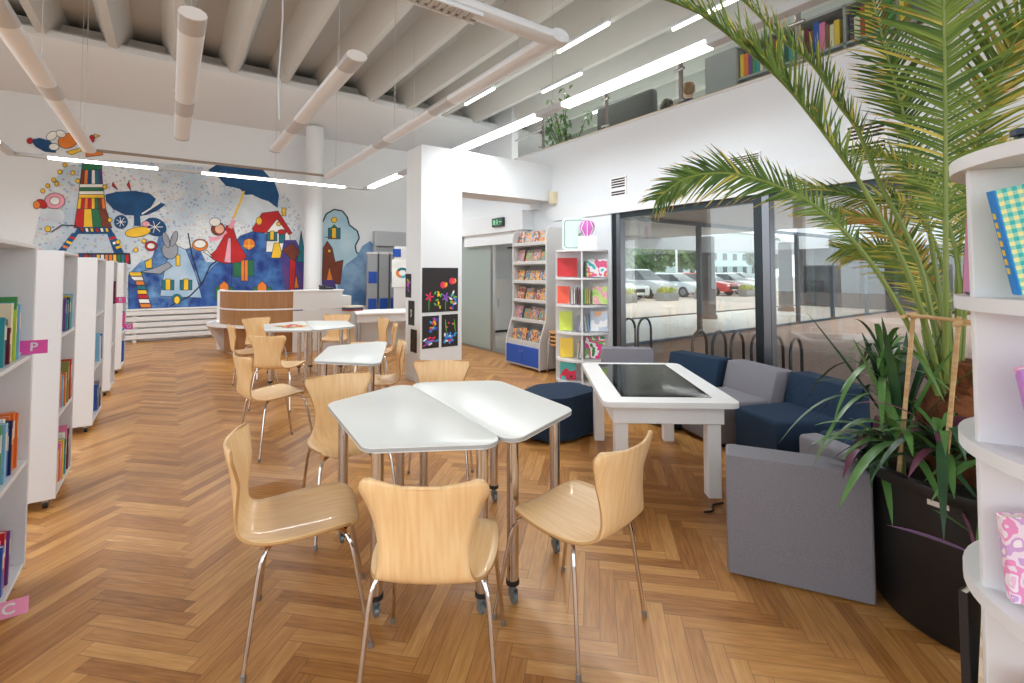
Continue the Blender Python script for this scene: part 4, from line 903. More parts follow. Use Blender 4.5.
# ------------------------------------------------------------------ touch table
t = thing('touch_table', 'white table with a large dark touch screen set in its top', 'table', (2.93, 2.40, 0), R(52.4))
L2, W2 = .655, .42
q = MB(); rim = rounded([(-L2, -W2), (L2, -W2), (L2, W2), (-L2, W2)], .05, 5)
q.prism(rim, .585, .62, WHITE, None, .005); q.build('tabletop', t)
q = MB(); q.box((-.575, -.345, .465), (.575, .345, .585), WHITE, .004); q.build('apron', t)
q = MB(); q.box((-.525, -.29, .618), (.575, .285, .6225), BLACKGL, .002); q.build('screen', t)
q = MB(); q.box((-.49, -.255, .6224), (.54, .25, .6231), mat('display_grey', (58, 64, 64), .06, spec=.6)); q.build('display_area', t)
for x in (-.51, .51):
    for y in (-.29, .29): q = MB(); q.box((x-.042, y-.042, 0), (x+.042, y+.042, .465), WHITE, .004); q.build('leg', t)
tag((lambda q: (q.tube(catmull([(2.80, 1.72, .008), (2.72, 1.74, .008), (2.66, 1.7, .008), (2.6, 1.72, .008)], 12), .006, BLACK, 6), q.build('power_cord'))[1])(MB()), 'thin black cord on the floor beside the large grey seat block', 'cord')

# ------------------------------------------------------------------ soft seats
def make_seat(name, label, loc, rz, bm_, sm, bw=.285, fw=.22, bt=-.1, sd=.36, cat='soft seat', bh=.6):
    t = thing(name, label, cat, loc, rz, 'low modular soft seats')
    q = MB(); q.prism([(-.16, -bw+.02), (sd, -fw), (sd, fw), (-.16, bw-.02)], .03, .37, sm, None, .035, None, 3); q.build('seat', t, 50)
    M = Matrix(((1, 0, 0, 0), (0, 0, 1, 0), (0, 1, 0, 0), (0, 0, 0, 1)))
    q = MB(); q.prism([(-.37, .012), (bt, .012), (bt-.03, .36), (-.19, bh), (-.36, bh)], -bw, bw, bm_, M, .016, None, 3); q.build('backrest', t, 50)
    for x in (-.28, min(.28, sd-.05)):
        for y in (-.16, .16): q = MB(); q.lathe([(.0, .0), (.025, 0), (.025, .035)], BLACK, 10, (x*.9, y, 0)); q.build('foot', t)
    return t
def at_back(B, deg): return (B[0]+.26*math.cos(R(deg)), B[1]+.26*math.sin(R(deg)), 0)
make_seat('soft_seat', 'grey low seat behind the touch table, only its back showing, leftmost by the shelf', at_back((4.05, 3.58), -131), R(-131), GREYF, GREYF, .27, .22, sd=.1)
make_seat('soft_seat', 'navy low seat with backrest to the window, directly behind the touch table corner', at_back((4.3, 2.89), 177), R(177), BLUEF, BLUEF)
make_seat('soft_seat', 'grey low seat under the window post, between two navy seats', at_back((4.25, 2.27), 161), R(161), GREYF, GREYF)
make_seat('soft_seat', 'navy low seat right of the grey one, nearest the palm', at_back((4.14, 1.68), 156), R(156), BLUEF, BLUEF)
make_seat('soft_seat', 'large grey-backed block seat in the right foreground seen from behind', (2.64, 1.262, 0), R(31), GREYF, BLUEF, .29, .2, -.2, bh=.55)
t = thing('two_tone_pouf', 'low pouf half grey, half navy, mostly hidden behind the front block seat', 'pouf', (3.54, 1.31, 0), R(-22), 'low modular soft seats')
q = MB(); q.box((-.2, -.2, .03), (-.04, .2, .35), GREYF, .03, seg=3); q.build('grey_half', t, 50); q = MB(); q.box((-.035, -.2, .03), (.22, .2, .36), BLUEF, .03, seg=3); q.build('navy_half', t, 50); q = MB(); q.lathe([(.05, 0), (.05, .03)], BLACK, 12); q.build('foot', t)
t = thing('round_pouf', 'navy rounded pouf left of the touch table before the book tower', 'pouf', (2.86, 3.36, 0), 0, 'low modular soft seats')
q = MB(); sec = rounded([(-.46, -.16), (-.14, -.33), (.3, -.27), (.5, -.02), (.36, .24), (.0, .33), (-.34, .18)], .2, 6)
q.prism(sec, .03, .36, BLUEF, None, .05, None, 4)
for v in q.bm.verts: k = 1-.16*max(0, (v.co.z-.03)/.33); v.co.x *= k; v.co.y *= k
q.build('cushion', t, 50); q = MB(); q.lathe([(.2, 0), (.2, .03)], BLACK, 16); q.build('foot', t)

# ------------------------------------------------------------------ books
COVS = {}
def book(label, c, loc, w_, h, d, rz=0., tilt=0., group=None, cover=None, parts=True, rot=None, name='book', mark=None):
    """closed book: local +x = spine side, y = thickness, z = height"""
    t = thing(name, label, 'book', loc, 0, group, rot or (tilt, 0, rz)); m = cover or bookm(c)
    q = MB(); cc = min(.003, w_*.2)
    q.box((-cc, 0, 0), (0, w_, h), m, cc*.4); q.box((-d, 0, 0), (-cc, cc, h), m); q.box((-d, w_-cc, 0), (-cc, w_, h), m); q.build('cover', t)
    q = MB(); q.box((-d+.004, cc, .003), (-cc, w_-cc, h-.003), PAPER); q.build('pages', t)
    if mark: q = MB(); q.box((-.0005, w_*.2, h*.55), (.0006, w_*.8, h*.85), mark); q.build('spine_label', t)
    return t
# ------------------------------------------------------------------ white aisle bookcases
def caster(x, y, parent):
    q = MB(); q.tube([(x-.012, y, .025), (x+.012, y, .025)], .025, BLACK, 14); q.box((x-.02, y-.02, .03), (x+.02, y+.02, .06), STEEL, .004); q.build('caster', parent)
def aisle_case(y0, y1, label, xf=-.53, depth=.34):
    t = thing('aisle_bookcase', label, 'bookcase', (xf, y0, 0), 0, 'white bookcases on casters along the left aisle')
    L = y1-y0; th = .019
    for a in (0, L-th): q = MB(); q.box((-depth, a, .06), (0, a+th, 1.55), SHELFW, .002); q.build('side_panel', t)
    q = MB(); q.box((-depth, th, .06), (-depth+.012, L-th, 1.53), SHELFW); q.build('back_panel', t)
    for z in (.06, .53, 1.015, 1.53): q = MB(); q.box((-depth+.012, th, z), (-.004, L-th, z+.019), SHELFW, .002); q.build('shelf', t)
    for x in (-.05, -depth+.05):
        for y in (.05, L-.05): caster(x, y, t)
    return t
CASES = [(2.35, 3.19, 'white bookcase nearest the viewer at the left edge, with the P tag'), (4.0, 4.56, 'white bookcase second from the viewer, with a green and red book row'), (5.7, 6.42, 'white bookcase third from the viewer, with the white binder on top shelf'), (7.25, 7.75, 'white bookcase fourth from the viewer, with a pink tag at eye height'), (8.75, 9.45, 'white bookcase farthest along the aisle, near the radiator')]
for k, a in enumerate(CASES): aisle_case(*a, xf=-.518 if k == 0 else -.53)
def shelf_row(ci, z, ye, specs, where, xf=-.53, end_gap=.02):
    """books standing from the far side panel toward the viewer; specs: colour, thickness, height, lean"""
    y = CASES[ci][1]-.019-end_gap; rnk = len(specs)
    cn = ['nearest', 'second', 'third', 'fourth', 'farthest'][ci]
    for k, (c, w_, h, lean) in enumerate(reversed(specs)):
        y -= w_+.003+abs(lean)*h
        book(f'{c} book, {where} shelf of the {cn} aisle bookcase, {ORD[k]} from the far panel', c, (xf-.008-.008*((k*7) % 3), y, z), w_, h, .17+.012*((k*5) % 3), 0, -lean, f'books on the {where} shelf of the {cn} aisle bookcase', mark=bookm(['cream', 'white', 'yellow'][k % 3]) if c not in ('cream', 'white') and ci < 3 else None)
ZT, ZM, ZB = 1.036, .551, .081
shelf_row(0, ZT, 0, [('teal', .02, .2, 0), ('red', .025, .2, 0), ('navy', .03, .19, .02), ('maroon', .02, .15, 0), ('navy', .02, .18, 0), ('cream', .035, .25, .03), ('lime', .016, .22, 0), ('light blue', .024, .25, 0), ('green', .012, .275, 0), ('light blue', .02, .24, 0)], 'upper', end_gap=.13)
shelf_row(0, ZM, 0, [('white', .02, .22, 0), ('green', .03, .24, 0), ('light blue', .035, .24, .04), ('white', .025, .25, .03), ('blue', .02, .2, 0), ('navy', .015, .23, .02), ('orange', .03, .245, .02), ('orange', .03, .25, .02), ('orange', .012, .24, 0)], 'middle', end_gap=.1)
shelf_row(0, ZB, 0, [('yellow', .03, .2, 0), ('blue', .02, .2, 0), ('white', .02, .19, 0), ('blue', .03, .2, .03), ('pink', .015, .21, .02), ('red', .03, .235, .03), ('purple', .015, .22, .05)], 'bottom', end_gap=.16)
shelf_row(1, ZT, 0, [('purple', .02, .21, 0), ('teal', .02, .2, 0), ('grey', .02, .215, 0), ('purple', .015, .2, 0), ('dark green', .035, .215, 0), ('dark green', .03, .2, .03), ('yellow', .022, .225, .02), ('light blue', .03, .235, .02)], 'upper', end_gap=.06)
shelf_row(1, ZM, 0, [('orange', .03, .22, 0), ('light blue', .03, .2, 0), ('orange', .025, .21, 0), ('light blue', .03, .19, .02), ('cream', .03, .2, .02), ('olive', .025, .27, 0), ('green', .03, .25, .02), ('lime', .025, .24, .0), ('red', .03, .27, .0)], 'middle', end_gap=.03)
shelf_row(1, ZB, 0, [('yellow', .03, .2, 0), ('pink', .03, .24, 0), ('yellow', .03, .25, 0), ('grey', .035, .22, .0), ('yellow', .02, .2, 0), ('teal', .03, .23, 0), ('white', .05, .26, .0), ('pink', .015, .3, 0), ('maroon', .03, .27, 0)], 'bottom', end_gap=.03)
shelf_row(2, ZM, 0, [('light blue', .035, .27, 0), ('white', .03, .24, 0), ('light blue', .03, .26, 0), ('green', .03, .22, 0), ('blue', .02, .25, 0)], 'middle')
shelf_row(2, ZB, 0, [('blue', .04, .25, 0), ('grey', .04, .28, 0), ('blue', .03, .22, 0), ('orange', .04, .15, 0), ('navy', .03, .19, 0)], 'bottom')
shelf_row(3, ZT, 0, [('maroon', .03, .24, 0), ('purple', .03, .26, 0), ('navy', .03, .22, 0), ('maroon', .025, .27, 0)], 'upper')
shelf_row(4, ZM, 0, [('light blue', .04, .26, 0), ('blue', .03, .28, 0), ('light blue', .03, .25, 0)], 'middle')
shelf_row(4, ZB, 0, [('blue', .05, .27, 0), ('blue', .04, .3, 0)], 'bottom')
# binder shown face on in the third bookcase
t = thing('ring_binder', 'large white binder with a teal spine on the third white bookcase', 'binder', (-.59, 6.08, ZT+.002), 0)
q = MB(); q.box((-.22, 0, 0), (0, .006, .34), WHITE, .001); q.box((-.22, .05, 0), (0, .056, .34), WHITE, .001); q.build('cover', t); q = MB(); q.box((-.002, .0, 0), (.004, .056, .34), bookm('teal'), .001); q.build('spine', t); q = MB(); q.box((-.21, .008, .01), (-.01, .048, .33), PAPER); q.build('pages', t)
# tags
def letter_tag(label, letter, x0, x1, y, z0, z1, m):
    t = thing('shelf_tag', label, 'shelf tag', (x0, y, z0), 0, 'pink letter tags on the aisle bookcases'); W = x1-x0; Hh = z1-z0
    q = MB(); q.box((0, -.002, 0), (W, .002, Hh), m, .0015); q.build('plate', t)
    q = MB(); q.box((0, -.006, 0), (.03, .006, .012), WHITE); q.build('clip', t)
    if letter: q = MB(); text_into(q, letter, Hh*.85, Matrix.Translation((W*.6, -.003, Hh*.5)) @ Matrix.Rotation(PI/2, 4, 'X'), WHITE, .0008); q.build('letter', t)
letter_tag('pink tag with a white letter P sticking out of the nearest white bookcase', 'P', -.585, -.465, 3.164, 1.036, 1.10, PINK)
letter_tag('pale pink tag with a white letter C low on the nearest white bookcase', 'C', -.565, -.425, 2.70, .081, .146, PINKL)
letter_tag('small pink tag with white letter at the fourth white bookcase', 'B', -.57, -.44, 7.724, 1.036, 1.11, PINK)
letter_tag('small pink tag with white letter lower on the farthest white bookcase', 'O', -.57, -.44, 9.425, .551, .63, PINK)
letter_tag('blank upright pink strip on the farthest white bookcase', '', -.565, -.52, 9.1, .6, .82, PINK)

# ------------------------------------------------------------------ rounded book towers
def tower(label, C, face, Rr, zs, ztop):
    """half-round display shelf: flat back through C, bulging toward `face` (degrees)"""
    t = thing('round_book_tower', label, 'bookcase', (C[0], C[1], 0), R(face)); th = .034 if Rr > .36 else .024
    half = [(Rr*math.cos(a), Rr*math.sin(a)) for a in [-PI/2+PI*k/28 for k in range(29)]]
    for z in zs+[ztop]:
        q = MB(); q.prism(half, z-th, z, SHELFW, None, .003); q.build('shelf' if z != ztop else 'top_board', t)
    q = MB(); q.box((-.018, -Rr-.005, 0), (0, Rr+.005, ztop), SHELFW); q.build('back_panel', t)
    q = MB(); q.box((0, -.011, 0), (Rr*.955, .011, ztop-th), SHELFW, .002); q.build('divider', t)
    return t
ZS = [.06, .335, .67, 1.01, 1.35]
RC = Vector((1.86, .017, 0)); RF = 120
tower('tall white rounded book tower at the right edge, nearest the viewer', RC, RF, .385, [.06, .272, .64, .995, 1.357], 1.715)
WC = Vector((4.35, 4.59, 0)); WF = -133.6
tower('white rounded book tower between the magazine rack and the window', WC, WF, .335, ZS, 1.70)
def on_tower(C, face, r, az, z):
    a = R(face)+az; return (C.x+r*math.cos(a), C.y+r*math.sin(a), z)
# books on the near tower (stand at explicit places, faces toward the room)
def leaning(label, c, p, Wd, up, h, w_, d, cover=None, group=None, mark=None):
    """book whose spine is the edge p -> p+up*h, cover stretching along Wd"""
    U = Vector(up).normalized(); X = -Vector(Wd).normalized(); X = (X-U*X.dot(U)).normalized(); Y = U.cross(X)
    Mx = Matrix((X, Y, U)).transposed()
    return book(label, c, Vector(p)+Vector((0, 0, .008)), w_, h, d, rot=Mx.to_euler(), cover=cover, group=group, mark=mark)
def check_mat():
    m = bpy.data.materials.new('cover_check'); m.use_nodes = True; nt = m.node_tree; b_ = nt.nodes['Principled BSDF']; b_.inputs['Roughness'].default_value = .3
    tc = nt.nodes.new('ShaderNodeTexCoord'); sx = nt.nodes.new('ShaderNodeSeparateXYZ'); nt.links.new(tc.outputs['Object'], sx.inputs[0])
    def st(o):
        a = nt.nodes.new('ShaderNodeMath'); a.operation = 'MULTIPLY'; a.inputs[1].default_value = 52; nt.links.new(o, a.inputs[0])
        f = nt.nodes.new('ShaderNodeMath'); f.operation = 'FRACT'; nt.links.new(a.outputs[0], f.inputs[0])
        g = nt.nodes.new('ShaderNodeMath'); g.operation = 'GREATER_THAN'; g.inputs[1].default_value = .5; nt.links.new(f.outputs[0], g.inputs[0]); return g.outputs[0]
    ad = nt.nodes.new('ShaderNodeMath'); ad.operation = 'ADD'; nt.links.new(st(sx.outputs[0]), ad.inputs[0]); nt.links.new(st(sx.outputs[2]), ad.inputs[1])
    dv = nt.nodes.new('ShaderNodeMath'); dv.operation = 'DIVIDE'; dv.inputs[1].default_value = 2; nt.links.new(ad.outputs[0], dv.inputs[0])
    r = nt.nodes.new('ShaderNodeValToRGB'); r.color_ramp.interpolation = 'CONSTANT'; e = r.color_ramp.elements; e[0].color = (*_lin((244, 236, 160)), 1); e[1].position = .3; e[1].color = (*_lin((150, 214, 190)), 1); k = e.new(.8); k.color = (*_lin((40, 184, 180)), 1)
    nt.links.new(dv.outputs[0], r.inputs[0])
    lt = nt.nodes.new('ShaderNodeMath'); lt.operation = 'GREATER_THAN'; lt.inputs[1].default_value = -.008; nt.links.new(sx.outputs[0], lt.inputs[0])
    mx = nt.nodes.new('ShaderNodeMix'); mx.data_type = 'RGBA'; nt.links.new(lt.outputs[0], mx.inputs[0]); nt.links.new(r.outputs[0], mx.inputs[6]); mx.inputs[7].default_value = (*_lin((30, 130, 208)), 1); nt.links.new(mx.outputs[2], b_.inputs['Base Color']); return m
WD = (.62, -.78, 0)
NG = 'books on the near round tower'
bk = leaning('blue-spined book with a yellow and green checked cover on the right edge tower', 'blue', (1.63, .255, 1.359), WD, (-.045, .03, .24), .25, .02, .19, check_mat(), NG)
q = MB(); MT = Matrix.Rotation(R(90), 4, 'Z')
for k in range(7): q.box((.0, .006, .05+k*.022), (.0012, .014, .064+k*.022), bookm('yellow'))
q.build('spine_letters', bk)
q = MB(); q.obox((-.1, .0205, .13), (.012, .002, .05), None, mat('cover_text_orange', (240, 110, 40), .4)); q.obox((-.1, -.0005, .13), (.012, .002, .05), None, mat('cover_text_orange', 0)); q.obox((-.13, -.0005, .15), (.05, .002, .012), None, mat('cover_text_orange', 0)); q.build('title_mark', bk)
leaning('violet and pink glossy book leaning on the second shelf up of the right edge tower', 'violet', (1.612, .226, .997), WD, (-.06, .02, .2), .21, .018, .16, print_mat('print_violet', [(214, 150, 210), (234, 170, 206), (196, 140, 214), (240, 196, 220)], 5), NG)
fb = leaning('pink, white and red picture book with a big orange flower on the right edge tower', 'pink', (1.637, .285, .642), WD, (-.02, .01, .2), .2, .022, .16, print_mat('print_flower', [(240, 196, 224), (248, 236, 244), (238, 150, 200), (246, 226, 240), (214, 170, 220), (250, 240, 246)], 22), NG)
q = MB()
for k in range(26):
    a = k*2.4; r_ = .045*math.sqrt(k/26); q.face([(-.1+r_*math.cos(a)+.017*math.cos(i*PI/4), .0226+.00004*k, .095+r_*math.sin(a)+.017*math.sin(i*PI/4)) for i in range(8)], [mat('flower_red', (196, 52, 40), .4), mat('flower_orange', (226, 110, 60), .4), mat('flower_dark', (150, 40, 40), .4)][k % 3])
q.build('flower_picture', fb, recalc=False)
leaning('orange book low on the right edge tower', 'orange', (1.627, .265, .272), WD, (-.02, .01, .2), .19, .02, .15, print_mat('print_orange', [(240, 120, 40), (238, 110, 36), (250, 170, 60), (60, 60, 120)], 9), NG)
leaning('dusky pink book behind the divider on the right edge tower', 'pink', (1.74, .365, 1.359), (.75, .1, 0), (.02, -.008, .2), .2, .02, .12, mat('cover_dusky_pink', (204, 130, 166), .4), NG)
leaning('black book behind the divider low on the right edge tower', 'black', (1.722, .392, .272), (.8, -.1, 0), (0, 0, 1), .3, .02, .13, None, NG)
leaning('cream spined book beside the black one low on the right edge tower', 'cream', (1.708, .362, .272), (.8, -.1, 0), (.02, -.015, .3), .29, .03, .13, print_mat('print_cream', [(226, 210, 180), (234, 222, 196), (222, 204, 176), (120, 110, 90)], 30), NG)
# navy block letters on top of the near tower
NV = mat('navy_card', (30, 46, 62), .5)
def block_letter(label, p, rz, s, orange):
    t = thing('block_letter', label, 'letter', p, rz, 'navy block letters on the near tower')
    q = MB(); q.box((-.3*s, -.015, .62*s), (.3*s, .015, .85*s), NV, .002); q.box((-.11*s, -.015, 0), (.11*s, .015, .62*s), NV, .002); q.build('letter', t)
    q = MB(); q.box((-.3*s, .016, 0), (-.14*s, .03, .5*s), mat('cover_text_orange', 0)); q.build('orange_card', t)
block_letter('navy letter T with orange card on top of the near tower, left one', (1.745, .24, 1.716), R(-55), .075, 1)
block_letter('navy letter T on top of the near tower, right one', (1.69, .15, 1.716), R(-55), .1, 0)

# books on the window tower: two bays by five shelves
TG = 'books on the round tower by the window'
def tower_books():
    rw = random.Random(9)
    fx = lambda az, r=0: None
    cx = Vector((math.cos(R(WF)), math.sin(R(WF)), 0)); cy = Vector((-cx.y, cx.x, 0))      # cx toward viewer, cy to its left/right
    def put(label, c, along, depth, z, w_, h, d, facing='face', cover=None, tilt=.0):
        # along: offset in cy; 'face' = cover to the viewer, 'spine' = spine to the viewer
        p = WC + cx*depth + cy*along + Vector((0, 0, z))
        if facing == 'face':
            leaning(label, c, p, cy, Vector((0, 0, 1))-cx*.12, h, w_, d, cover, TG)
        else:
            leaning(label, c, p, -cx, Vector((0, 0, 1))+cy*tilt, h, w_, d, cover, TG)
    # cy points to the picture's right when positive?  (checked in render)
    F = print_mat
    rows = [
      (1.352, [('red', -.31, .25, .24, None, 'bright red picture book face-on, top shelf left'), ], [('teal', .06, .25, .22, F('print_pig', [(60, 190, 200), (64, 190, 200), (240, 240, 240), (230, 90, 140), (240, 220, 90)], 9), 'turquoise picture book face-on, top shelf right')]),
      (1.012, [('orange', -.31, .15, .22, F('print_fire', [(240, 120, 70), (238, 90, 60), (250, 200, 160)], 8), 'orange-red book face-on, second shelf left')], [('green', .13, .18, .22, F('print_meadow', [(150, 214, 110), (200, 226, 130), (240, 170, 190), (230, 240, 170)], 11), 'green and pink picture book face-on, second shelf right')]),
      (.672, [('lime', -.29, .165, .24, F('print_lime', [(196, 216, 60), (206, 222, 80), (226, 234, 140)], 3), 'lime green book face-on, third shelf left')], [('white', .1, .21, .25, F('print_white', [(240, 242, 244), (246, 246, 246), (200, 210, 226), (250, 190, 140)], 6), 'white picture book face-on, third shelf right')]),
      (.337, [('yellow', -.28, .165, .24, F('print_yellow', [(244, 206, 50), (248, 214, 70), (246, 236, 190)], 3), 'yellow book face-on, fourth shelf left')], [('white', .03, .25, .27, F('print_garden', [(240, 240, 240), (226, 236, 226), (120, 180, 80), (236, 60, 150), (250, 250, 250), (70, 130, 60)], 8), 'white and magenta garden book face-on, fourth shelf right')]),
      (.062, [('teal', -.28, .2, .22, F('print_teal', [(80, 190, 190), (90, 196, 196), (230, 60, 90), (60, 40, 60)], 6), 'teal book face-on, bottom shelf left')], [('lime', .06, .1, .2, None, 'pale green book face-on, bottom shelf right')]),
    ]
    spines = {0: ([], [('black', .03), ('green', .045)]), 1: ([('white', -.13), ('white', -.1), ('maroon', -.06), ('brown', -.035)], [('green', .02), ('lime', .035), ('yellow', .06), ('yellow', .085)]), 2: ([('grey', -.075), ('violet', -.055), ('white', -.035)], [('grey', .02), ('white', .045), ('grey', .065), ('light blue', .08)]), 3: ([('cream', -.07), ('grey', -.05), ('white', -.035)], []), 4: ([], [])}
    for k, (z, l, r_) in enumerate(rows):
        for (c, al, d, h, cv, lb) in l+r_: put(lb+' of the window-side round tower', c, al, .13 if abs(al) > .15 else .17, z, .012, h, d, 'face', cv)
        for side, lst in zip(('left', 'right'), spines[k]):
            for n, (c, al) in enumerate(lst): put(f'{c} book spine out, {ORD[n]} on the {["top", "second", "third", "fourth", "bottom"][k]} shelf {side} of the window-side tower', c, al, .2, z, .013, .19+.01*(n % 3), .14, 'spine', None, .1 if k in (2, 3) and side == 'left' else (-.12 if k == 2 else 0))
    # things on top
    t = thing('balloon_box', 'white box with a pink hot-air balloon on top of the window-side tower', 'box', tuple(WC+cx*.12+cy*.07+Vector((0, 0, 1.702))), R(WF)+PI/2)
    q = MB(); q.box((-.12, -.07, 0), (.12, .07, .17), WHITE, .01, seg=2); q.build('box', t)
    q = MB(); PKB = mat('balloon_pink', (206, 110, 190), .5)
    prof = [(0, .16), (.03, .17), (.06, .2), (.09, .26), (.095, .3), (.08, .345), (.045, .37), (0, .375)]
    q.lathe(prof, PKB, 14, (0, 0, .0), 1, .35); q.build('balloon', t)
    q = MB()
    for k in (-.05, 0, .05): q.tube([(k*.6, -.02, .17), (k*1.5, -.035, .27), (k*.8, -.03, .36)], .005, WHITE, 5)
    q.build('balloon_ribs', t)
    t = thing('tower_picture_board', 'pale green rounded board with a puzzle edge behind the balloon box', 'board', tuple(WC+cx*.02-cy*.1+Vector((0, 0, 1.702))), R(WF)+PI/2)
    q = MB(); q.prism(rounded([(-.15, 0), (.17, 0), (.17, .42), (-.15, .42)], .05, 5), -.006, .006, mat('pale_green_board', (206, 226, 218), .5), MX, .002); q.build('board', t)
    q = MB(); pts = rounded([(-.12, .03), (.12, .03), (.14, .39), (-.12, .39)], .04, 5); q.tube([(x, -.008, z) for x, z in pts+pts[:1]], .004, mat('board_line', (110, 124, 124), .5), 5, False)
    q.tube(catmull([(.16, -.01, .3), (.09, -.01, .28), (.1, -.01, .22), (.06, -.01, .2), (.12, -.01, .15), (.09, -.01, .1), (.15, -.01, .06)], 30), .006, mat('board_line', 0), 5); q.build('outline', t)
tower_books()

# ------------------------------------------------------------------ magazine rack with blue doors
RKX, RY0, RY1 = 4.26, 5.36, 6.2
t = thing('magazine_rack', 'tall grey magazine rack with blue cupboard doors beside the glass door', 'magazine rack', (RKX, RY0, 0)); RL = RY1-RY0
GR = mat('rack_grey', (206, 204, 202), .5)
side = [(.0, .04), (0, .36), (.015, .45), (.07, .6), (.115, .72), (.13, .85), (.13, 1.95), (.16, 2.05), (.2, 2.07), (.5, 2.07), (.5, .04)]
for y in (0, RL-.022):
    q = MB(); q.prism(side, y, y+.022, GR, Matrix(((1, 0, 0, 0), (0, 0, 1, 0), (0, 1, 0, 0), (0, 0, 0, 1)))); q.build('side_panel', t)
q = MB(); q.box((.46, .02, .04), (.48, RL-.02, 2.06), GR); q.build('back_panel', t)
q = MB(); q.box((.01, .022, .33), (.46, RL-.022, .36), GR); q.box((.01, .022, .04), (.46, RL-.022, .07), GR); q.build('carcass', t)
RZ = [.38, .69, .98, 1.265, 1.55, 1.835]; RXF = [.02, .1, .135, .135, .135, .135]
for z, x in zip(RZ, RXF):
    q = MB(); q.box((x, .022, z-.03), (x+.015, RL-.022, z+.035), GR, .003); q.box((x, .022, z-.03), (.46, RL-.022, z-.015), GR); q.build('shelf', t)
for y in (.06, RL-.06):
    for x in (.05, .45): q = MB(); q.lathe([(0, 0), (.02, 0), (.02, .04)], STEEL, 10, (x, y, 0)); q.build('foot', t)
for k, (a, b_) in enumerate(((.024, RL/2-.002), (RL/2+.002, RL-.024))):
    q = MB(); q.box((-.004, a, .065), (.012, b_, .335), mat('blue_door', (24, 84, 184), .35), .002); dd = q.build('door', t)
    q = MB(); hy = RL/2+(.03 if k else -.03); q.tube([(-.014, hy-.006, .27), (-.014, hy+.006, .25)], .005, STEEL, 6); q.lathe([(.009, 0), (.009, .004)], STEEL, 10, (-.006, hy, .285)); q.build('handle', dd)
PR = [print_mat('mag_%d' % i, c, 24) for i, c in enumerate([[(220, 90, 60), (232, 190, 80), (60, 130, 180), (120, 70, 60), (90, 150, 90)], [(80, 160, 200), (220, 200, 150), (200, 70, 80), (60, 110, 70), (50, 90, 150)], [(230, 150, 60), (190, 60, 50), (110, 160, 90), (70, 110, 160), (240, 200, 120)], [(90, 150, 80), (200, 180, 120), (230, 140, 60), (120, 60, 100), (70, 150, 170)], [(60, 110, 170), (130, 190, 210), (220, 120, 70), (220, 180, 60), (80, 70, 60)], [(200, 80, 110), (210, 160, 130), (90, 90, 150), (230, 170, 80), (60, 130, 120)]])]
rg = random.Random(21)
MN = ['lowest', 'second lowest', 'third', 'fourth', 'fifth', 'topmost']
for s_, (z, x) in enumerate(zip(RZ, RXF)):
    n = 4 if s_ else 6
    for k in range(n):
        w_ = .17 if s_ else .12; y = .04+(RL-.1-w_)*k/(n-1); h = rg.uniform(.19, .23)
        g = thing('magazine', f'bright magazine, {ORD[n-1-k]} from the left on the {MN[s_]} tier of the grey rack', 'magazine', (RKX+x+.03+.006*(k % 3), RY0+y+rg.uniform(-.01, .01), z-.01), 0, 'magazines in the grey rack', rot=(0, R(14), 0))
        q = MB(); q.box((0, 0, 0), (.006, w_, h), PR[(k*3+s_*2) % 6], .001); q.build('cover', g); q = MB(); q.box((.001, .002, .001), (.0055, w_+.001, h-.002), PAPER); q.build('pages', g)
# stacked wooden stools between rack and tower
SEATW = mat('stool_wood', (196, 140, 84), .45, rgb2=(214, 162, 104), scale=5, stretch=(3, 14, 3))
st0 = None
for k in range(4):
    z = .055*k; lb = ['lowest', 'second from the bottom', 'third from the bottom', 'topmost'][k]
    if st0 is None:
        st0 = thing('wooden_stool', f'round wooden stool, {lb} of the stack beside the magazine rack', 'stool', (4.49, 5.13, 0), .3, 'stacked wooden stools')
        q = MB(); q.lathe([(0, .40), (.17, .40), (.19, .408), (.19, .425), (.18, .434), (0, .434)], SEATW, 24); q.build('seat', st0)
        for a in range(4):
            ca, sa = math.cos(a*PI/2+.4), math.sin(a*PI/2+.4); q = MB(); q.tube([(.1*ca, .1*sa, .392), (.19*ca, .19*sa, .392), (.205*ca, .205*sa, .38), (.215*ca, .215*sa, .0)], .008, STEEL, 8); q.build('leg', st0)
    else: dup(st0, (4.49, 5.13, z), .3+.2*k, f'round wooden stool, {lb} of the stack beside the magazine rack')
# ================================================================== PALM AND POT PLANTS
PC = Vector((2.79, .55, 0))
t = thing('plant_pot', 'large round black pot holding the palm, right foreground', 'plant pot', PC)
POTM = mat('black_pot', (24, 24, 26), .45, noise=.2, scale=12)
q = MB(); q.lathe([(0, 0), (.355, 0), (.37, .02), (.388, .5), (.393, .556), (.424, .56), (.434, .59), (.432, .606), (.42, .614), (.385, .604), (.375, .5), (.0, .5)], POTM, 48); q.build('shell', t, 40)
q = MB(); q.lathe([(0, .56), (.2, .55), (.372, .54)], mat('potting_soil', (50, 38, 30), .95, bump=.6, bscale=40), 32); q.build('soil', t)
a0 = R(173.4)-.085
q = MB()
for k in range(5):
    a = a0+k*.034; a1 = a+.034; r_ = .3955
    q.face([(r_*math.cos(a), r_*math.sin(a), .528), (r_*math.cos(a1), r_*math.sin(a1), .528), (r_*math.cos(a1), r_*math.sin(a1), .548), (r_*math.cos(a), r_*math.sin(a), .548)], mat('pot_sticker', (214, 204, 196), .6))
q.build('label_sticker', t)
PG = [mat('palm_green', (84, 112, 40), .5, rgb2=(120, 142, 60), scale=4, spec=.3), mat('palm_dark', (60, 90, 36), .5, rgb2=(88, 116, 48), scale=4, spec=.3), mat('palm_yellow', (172, 166, 66), .5, rgb2=(200, 186, 84), scale=5), mat('palm_dry', (190, 140, 70), .6)]
